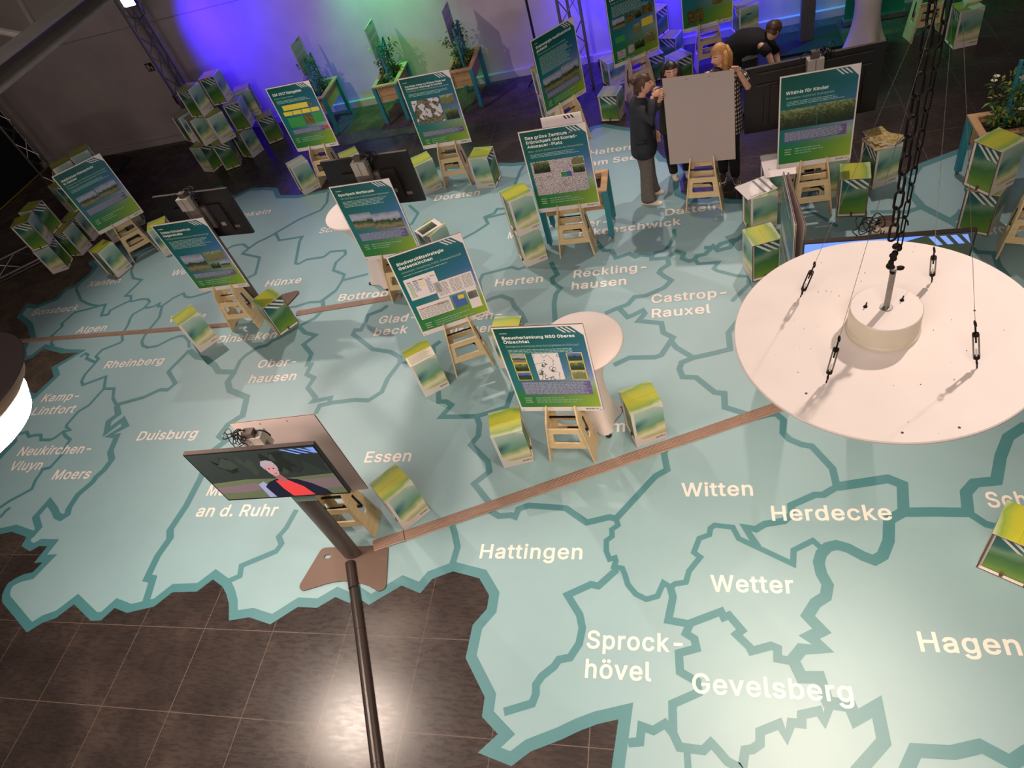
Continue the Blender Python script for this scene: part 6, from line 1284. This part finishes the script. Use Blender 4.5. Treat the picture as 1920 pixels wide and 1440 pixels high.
# woman in navy blazer, side on, hand at her mouth
def woman_blazer():
    o = V3(-.57, 7.82, Z0); r = thing('person', 'woman in dark blazer and grey trousers standing sideways with hand at her mouth', 'person', o)
    hc = V3(-.512, 7.78, 1.545); RS, LS = V3(-.60, 7.655, 1.345), V3(-.575, 7.945, 1.345); RE, LE = V3(-.455, 7.59, 1.185), V3(-.55, 8.00, 1.09); RW, LW = V3(-.425, 7.675, 1.455), V3(-.47, 7.97, .86)
    pel = V3(-.60, 7.81, .88); ch = V3(-.59, 7.80, 1.22); nb = V3(-.575, 7.80, 1.375)
    RK, LK = V3(-.585, 7.745, .47), V3(-.575, 7.90, .48); RA, LA = V3(-.62, 7.715, .08), V3(-.575, 7.935, .08)
    def body(b):
        skin_into(b, [[(pel, .11), (ch, .11), (nb, .05), (hc - V3(.01, 0, .10), .045), (hc - V3(.012, 0, .02), .05)], [(ch, .11), (RS, .045), (RE, .036), (RW, .024)], [(ch, .11), (LS, .045), (LE, .036), (LW, .024)],
                      [(pel, .11), (V3(-.60, 7.74, .82), .075), (RK, .05), (RA, .035)], [(pel, .11), (V3(-.59, 7.885, .82), .075), (LK, .05), (LA, .035)]], M_SKIN, V3(0, 0, 0))
        head(b, hc, -pi / 2 - .12, .02); hand(b, RW, V3(.12, .02, .012), V3(0, .9, -.45), .35, 1); hand(b, LW, V3(.04, -.01, -.10), V3(-.3, -1, 0), .35, -1)
    def jacket(b):
        y = .12
        loft(b, [(V3(-.60, 7.815, .70), .155, .225, y), (V3(-.60, 7.815, .80), .15, .215, y), (V3(-.60, 7.81, .95), .135, .195, y), (V3(-.595, 7.805, 1.08), .125, .178, y), (V3(-.592, 7.80, 1.22), .128, .188, y), (V3(-.59, 7.80, 1.32), .115, .185, y), (V3(-.585, 7.80, 1.375), .085, .13, y), (V3(-.58, 7.80, 1.41), .06, .07, y)], M_BLAZ, 28)
        b.tube([RS + V3(0, .03, .01), RS.lerp(RE, .5), RE, RE.lerp(RW, .35), RE.lerp(RW, .86)], [.068, .060, .056, .052, .044], M_BLAZ, 14)
        b.tube([LS + V3(0, -.03, .01), LS.lerp(LE, .5), LE, LE.lerp(LW, .5), LE.lerp(LW, .93)], [.066, .058, .052, .047, .042], M_BLAZ, 14)
        b.tube([V3(-.50, 7.74, 1.38), V3(-.452, 7.77, 1.20), V3(-.445, 7.80, 1.02), V3(-.44, 7.815, .72)], [.012, .02, .012, .008], mat('blazer_lapel', '1a1d24', .7), 6)
        b.box((-.60, 7.60, .93), (.13, .012, .05), mat('blazer_lapel', '1a1d24', .7))
    def trousers(b):
        for K, A, hp in ((RK, RA, V3(-.60, 7.745, .84)), (LK, LA, V3(-.59, 7.885, .84))):
            loft(b, [(V3(A.x + .02, A.y, .055), .098, .085, 0), (V3(A.x + .012, A.y, .10), .09, .078, 0), (A.lerp(K, .55), .084, .075, 0), (K, .085, .078, 0), (K.lerp(hp, .5), .098, .090, 0), (hp, .125, .10, 0), (hp + V3(0, .02, .08), .12, .10, 0)], M_TROU, 18)
    def shoes(b): shoe(b, V3(-.70, 7.735, 0), V3(-.435, 7.665, 0), M_SHOE, M_SOLE); shoe(b, V3(-.665, 7.945, 0), V3(-.405, 7.915, 0), M_SHOE, M_SOLE)
    def hair(b):
        hair_cap(b, hc, -pi / 2 - .12, .02, M_HAIRB); b.sphere(hc + V3(-.105, 0, .055), (.045, .042, .045), M_HAIRB, 12, 8); b.tube([hc + V3(-.08, .01, .0), hc + V3(-.095, .0, -.06), hc + V3(-.075, .0, -.12)], [.03, .028, .012], M_HAIRB, 8)
    def fin(fn):
        def g(b):
            fn(b); b.v = [tuple(Vector(v) - V3(o.x, o.y, 0)) for v in b.v]
        return g
    for n_, f_ in (('body', body), ('blazer', jacket), ('trousers', trousers), ('shoes', shoes), ('hair', hair)): mk(n_, fin(f_), r)
woman_blazer()
def simple_woman(label, o, hc, hyaw, hpitch, S, E_, Wr, hands, pel, ch, nb, K, A, toes, top, leg, shoe_m, hair_fn, short=False, nails=None, byaw=0.0, shirt_low=.74):
    r = thing('person', label, 'person', o)
    def body(b):
        skin_into(b, [[(pel, .11), (ch, .10), (nb, .05), (hc - V3(0, 0, .10), .045), (hc - V3(0, 0, .02), .05)]] + [[(ch, .10), (S[k], .045), (E_[k], .037), (Wr[k], .025)] for k in (0, 1)] + [[(pel, .11), (K[k].lerp(pel, .75) + V3((-.03, .03)[k], 0, 0), .075), (K[k], .05), (A[k], .035)] for k in (0, 1)], M_SKIN, V3(0, 0, 0))
        head(b, hc, hyaw, hpitch)
        for k in (0, 1): d, p, c, t = hands[k]; hand(b, Wr[k], d, p, c, t, nails)
    def shirt(b):
        loft(b, [(V3(pel.x, pel.y, shirt_low), .19, .135, byaw), (pel + V3(0, 0, .02), .18, .13, byaw), (pel.lerp(ch, .5), .165, .12, byaw), (ch, .18, .125, byaw), (ch.lerp(nb, .6), .17, .105, byaw), (nb - V3(0, 0, .005), .10, .075, byaw), (nb + V3(0, 0, .025), .055, .055, byaw)], top, 26)
        for k in (0, 1):
            e = 1.0 if not short else .8; P = [S[k].lerp(ch, .2), S[k].lerp(E_[k], .45 * e), S[k].lerp(E_[k], e)]; R_ = [.066, .060, .055]
            if not short: P += [E_[k].lerp(Wr[k], .5), E_[k].lerp(Wr[k], .93)]; R_ += [.048, .038]
            b.tube(P, R_, top, 12)
    def trousers(b):
        for k in (0, 1):
            hp = K[k].lerp(pel, .82) + V3((-.035, .035)[k], 0, 0)
            loft(b, [(A[k] + V3(0, 0, -.02), .055, .055, 0), (A[k].lerp(K[k], .5), .066, .066, 0), (K[k], .068, .068, 0), (K[k].lerp(hp, .5), .084, .084, 0), (hp, .11, .11, 0), (V3(pel.x, pel.y, pel.z + .02), .15, .115, 0)], leg, 16)
    def shoes(b):
        for k in (0, 1): shoe(b, A[k] + (A[k] - toes[k]).normalized() * .05, toes[k], shoe_m, M_SOLE)
    def fin(fn):
        def g(b): fn(b); b.v = [tuple(Vector(v) - V3(o.x, o.y, 0)) for v in b.v]
        return g
    for n_, f_ in (('body', body), ('shirt', shirt), ('trousers', trousers), ('shoes', shoes), ('hair', hair_fn)): mk(n_, fin(f_), r)
    return r
# dark haired woman looking over the left edge of the blank board
h2 = V3(-.205, 7.96, 1.545)
def hair2(b):
    hair_cap(b, h2, pi + .15, -.12, M_HAIRD)
    for q, sx_ in ((0, -1), (1, 1)): b.tube([h2 + V3(.045 * sx_, .03, .09), h2 + V3(.085 * sx_, .02, .0), h2 + V3(.09 * sx_, .02, -.12), h2 + V3(.08 * sx_, .03, -.24)], [.03, .036, .036, .02], M_HAIRD, 10)
    b.tube([h2 + V3(0, .08, .04), h2 + V3(0, .10, -.08), h2 + V3(0, .11, -.26)], [.06, .075, .05], M_HAIRD, 12)
simple_woman('woman with long dark hair peering over the left part of the blank board', V3(-.23, 8.14, Z0), h2, pi + .15, -.12,
    [V3(-.375, 8.05, 1.33), V3(-.04, 8.05, 1.33)], [V3(-.42, 7.86, 1.20), V3(.05, 7.86, 1.12)], [V3(-.345, 7.63, 1.40), V3(.03, 7.75, 1.02)],
    [(V3(.01, -.10, .09), V3(1, .1, 0), .7, 1), (V3(-.02, -.08, .09), V3(0, -1, 0), .3, -1)], V3(-.22, 8.14, .86), V3(-.21, 8.08, 1.22), V3(-.207, 8.02, 1.38),
    [V3(-.30, 8.15, .46), V3(-.12, 8.17, .46)], [V3(-.285, 8.27, .08), V3(-.11, 8.30, .08)], [V3(-.245, 8.13, 0), V3(-.09, 8.15, 0)], mat('jacket_olive', '3f3a2e', .8, 0, .2, 20), M_DARKC, M_SHOE, hair2, nails=M_NAIL)
h3 = V3(.325, 7.90, 1.665)
def hair3(b):
    hair_cap(b, h3, pi * .70, .18, M_HAIRL, 1.04)
    b.tube([h3 + V3(.05, .03, .06), h3 + V3(.085, .03, -.03), h3 + V3(.085, .02, -.14), h3 + V3(.075, .01, -.20)], [.05, .058, .056, .03], M_HAIRL, 12)
    b.tube([h3 + V3(.05, -.055, .06), h3 + V3(.062, -.07, -.02), h3 + V3(.055, -.07, -.13), h3 + V3(.055, -.06, -.19)], [.026, .034, .036, .018], M_HAIRL, 10)
    b.tube([h3 + V3(-.01, .09, .04), h3 + V3(.01, .10, -.06), h3 + V3(.02, .09, -.17)], [.03, .042, .026], M_HAIRL, 10)
simple_woman('blonde woman in black and white checked shirt holding the right corner of the blank board', V3(.40, 7.9, Z0), h3, pi * .70, .18,
    [V3(.525, 7.84, 1.485), V3(.17, 7.91, 1.485)], [V3(.62, 7.74, 1.30), V3(.13, 7.82, 1.26)], [V3(.50, 7.615, 1.575), V3(.17, 7.74, 1.44)],
    [(V3(-.03, -.05, .10), V3(-.5, -1, -.2), .8, -1), (V3(.02, -.06, .08), V3(0, -1, 0), .3, 1)], V3(.385, 7.90, .97), V3(.36, 7.885, 1.35), V3(.345, 7.89, 1.53),
    [V3(.33, 7.92, .48), V3(.455, 7.89, .49)], [V3(.34, 8.12, .08), V3(.475, 8.0, .08)], [V3(.31, 7.93, 0), V3(.50, 7.84, 0)], M_PLAID, M_DARKC, M_SNK, hair3, short=True, nails=M_NAIL, byaw=-.2)
# two people in dark clothes working behind the large screen
hb = V3(1.05, 9.42, 1.15)
def hair4(b): hair_cap(b, hb, -.9, .75, M_HAIRB, 1.03); b.sphere(hb + V3(-.01, .0, .05), (.085, .09, .08), M_HAIRB, 14, 8)
def bent_person():
    o = V3(.62, 9.62, Z0); r = thing('person', 'person in dark clothes bending forward behind the large black screen', 'person', o)
    pel, ch, nb = V3(.56, 9.60, .90), V3(.86, 9.48, 1.02), V3(.99, 9.43, 1.07); S = [V3(.90, 9.33, 1.02), V3(.97, 9.60, 1.02)]; E_ = [V3(.98, 9.28, .93), V3(1.10, 9.62, .78)]; Wr = [V3(1.045, 9.24, .73), V3(1.16, 9.55, .56)]
    K = [V3(.60, 9.52, .47), V3(.52, 9.72, .47)]; A = [V3(.53, 9.55, .08), V3(.44, 9.76, .08)]
    def fin(fn):
        def g(b): fn(b); b.v = [tuple(Vector(v) - V3(o.x, o.y, 0)) for v in b.v]
        return g
    def body(b):
        skin_into(b, [[(pel, .11), (ch, .11), (nb, .05), (hb - V3(.03, 0, .05), .048)]] + [[(ch, .11), (S[k], .045), (E_[k], .042), (Wr[k], .03)] for k in (0, 1)] + [[(pel, .11), (K[k].lerp(pel, .75), .075), (K[k], .05), (A[k], .035)] for k in (0, 1)], M_SKIN, V3(0, 0, 0))
        head(b, hb, -.9, .75)
        for k in (0, 1): hand(b, Wr[k], V3(.02, -.02, -.1), V3(.5, 1, 0), .5, 1)
    def jumper(b):
        b.tube([V3(.47, 9.63, .84), pel + V3(.02, 0, .03), pel.lerp(ch, .5) + V3(0, 0, .06), ch + V3(0, 0, .01), nb + V3(-.02, 0, -.01), nb], [.12, .165, .17, .165, .10, .06], M_DARKC, 20)
        for k in (0, 1): b.tube([S[k], S[k].lerp(E_[k], .5), E_[k]], [.075, .068, .06], M_DARKC, 12)
    def trousers(b):
        for k in (0, 1): b.tube([pel + V3(-.02, (-.07, .07)[k], .0), K[k].lerp(pel, .5), K[k], A[k]], [.13, .10, .08, .06], M_DARKC, 14)
    def shoes(b):
        for k in (0, 1): shoe(b, A[k] - V3(.05, 0, .08), A[k] + V3(.19, -.03, -.08), M_BLACK, M_BLACK)
    for n_, f_ in (('body', body), ('jumper', jumper), ('trousers', trousers), ('shoes', shoes), ('hair', hair4)): mk(n_, fin(f_), r)
bent_person()
for o_ in list(bpy.data.objects):                          # put everything on the floor: walking shoes rest on the map
    if o_.name.startswith('person'): o_.location.z = Z0
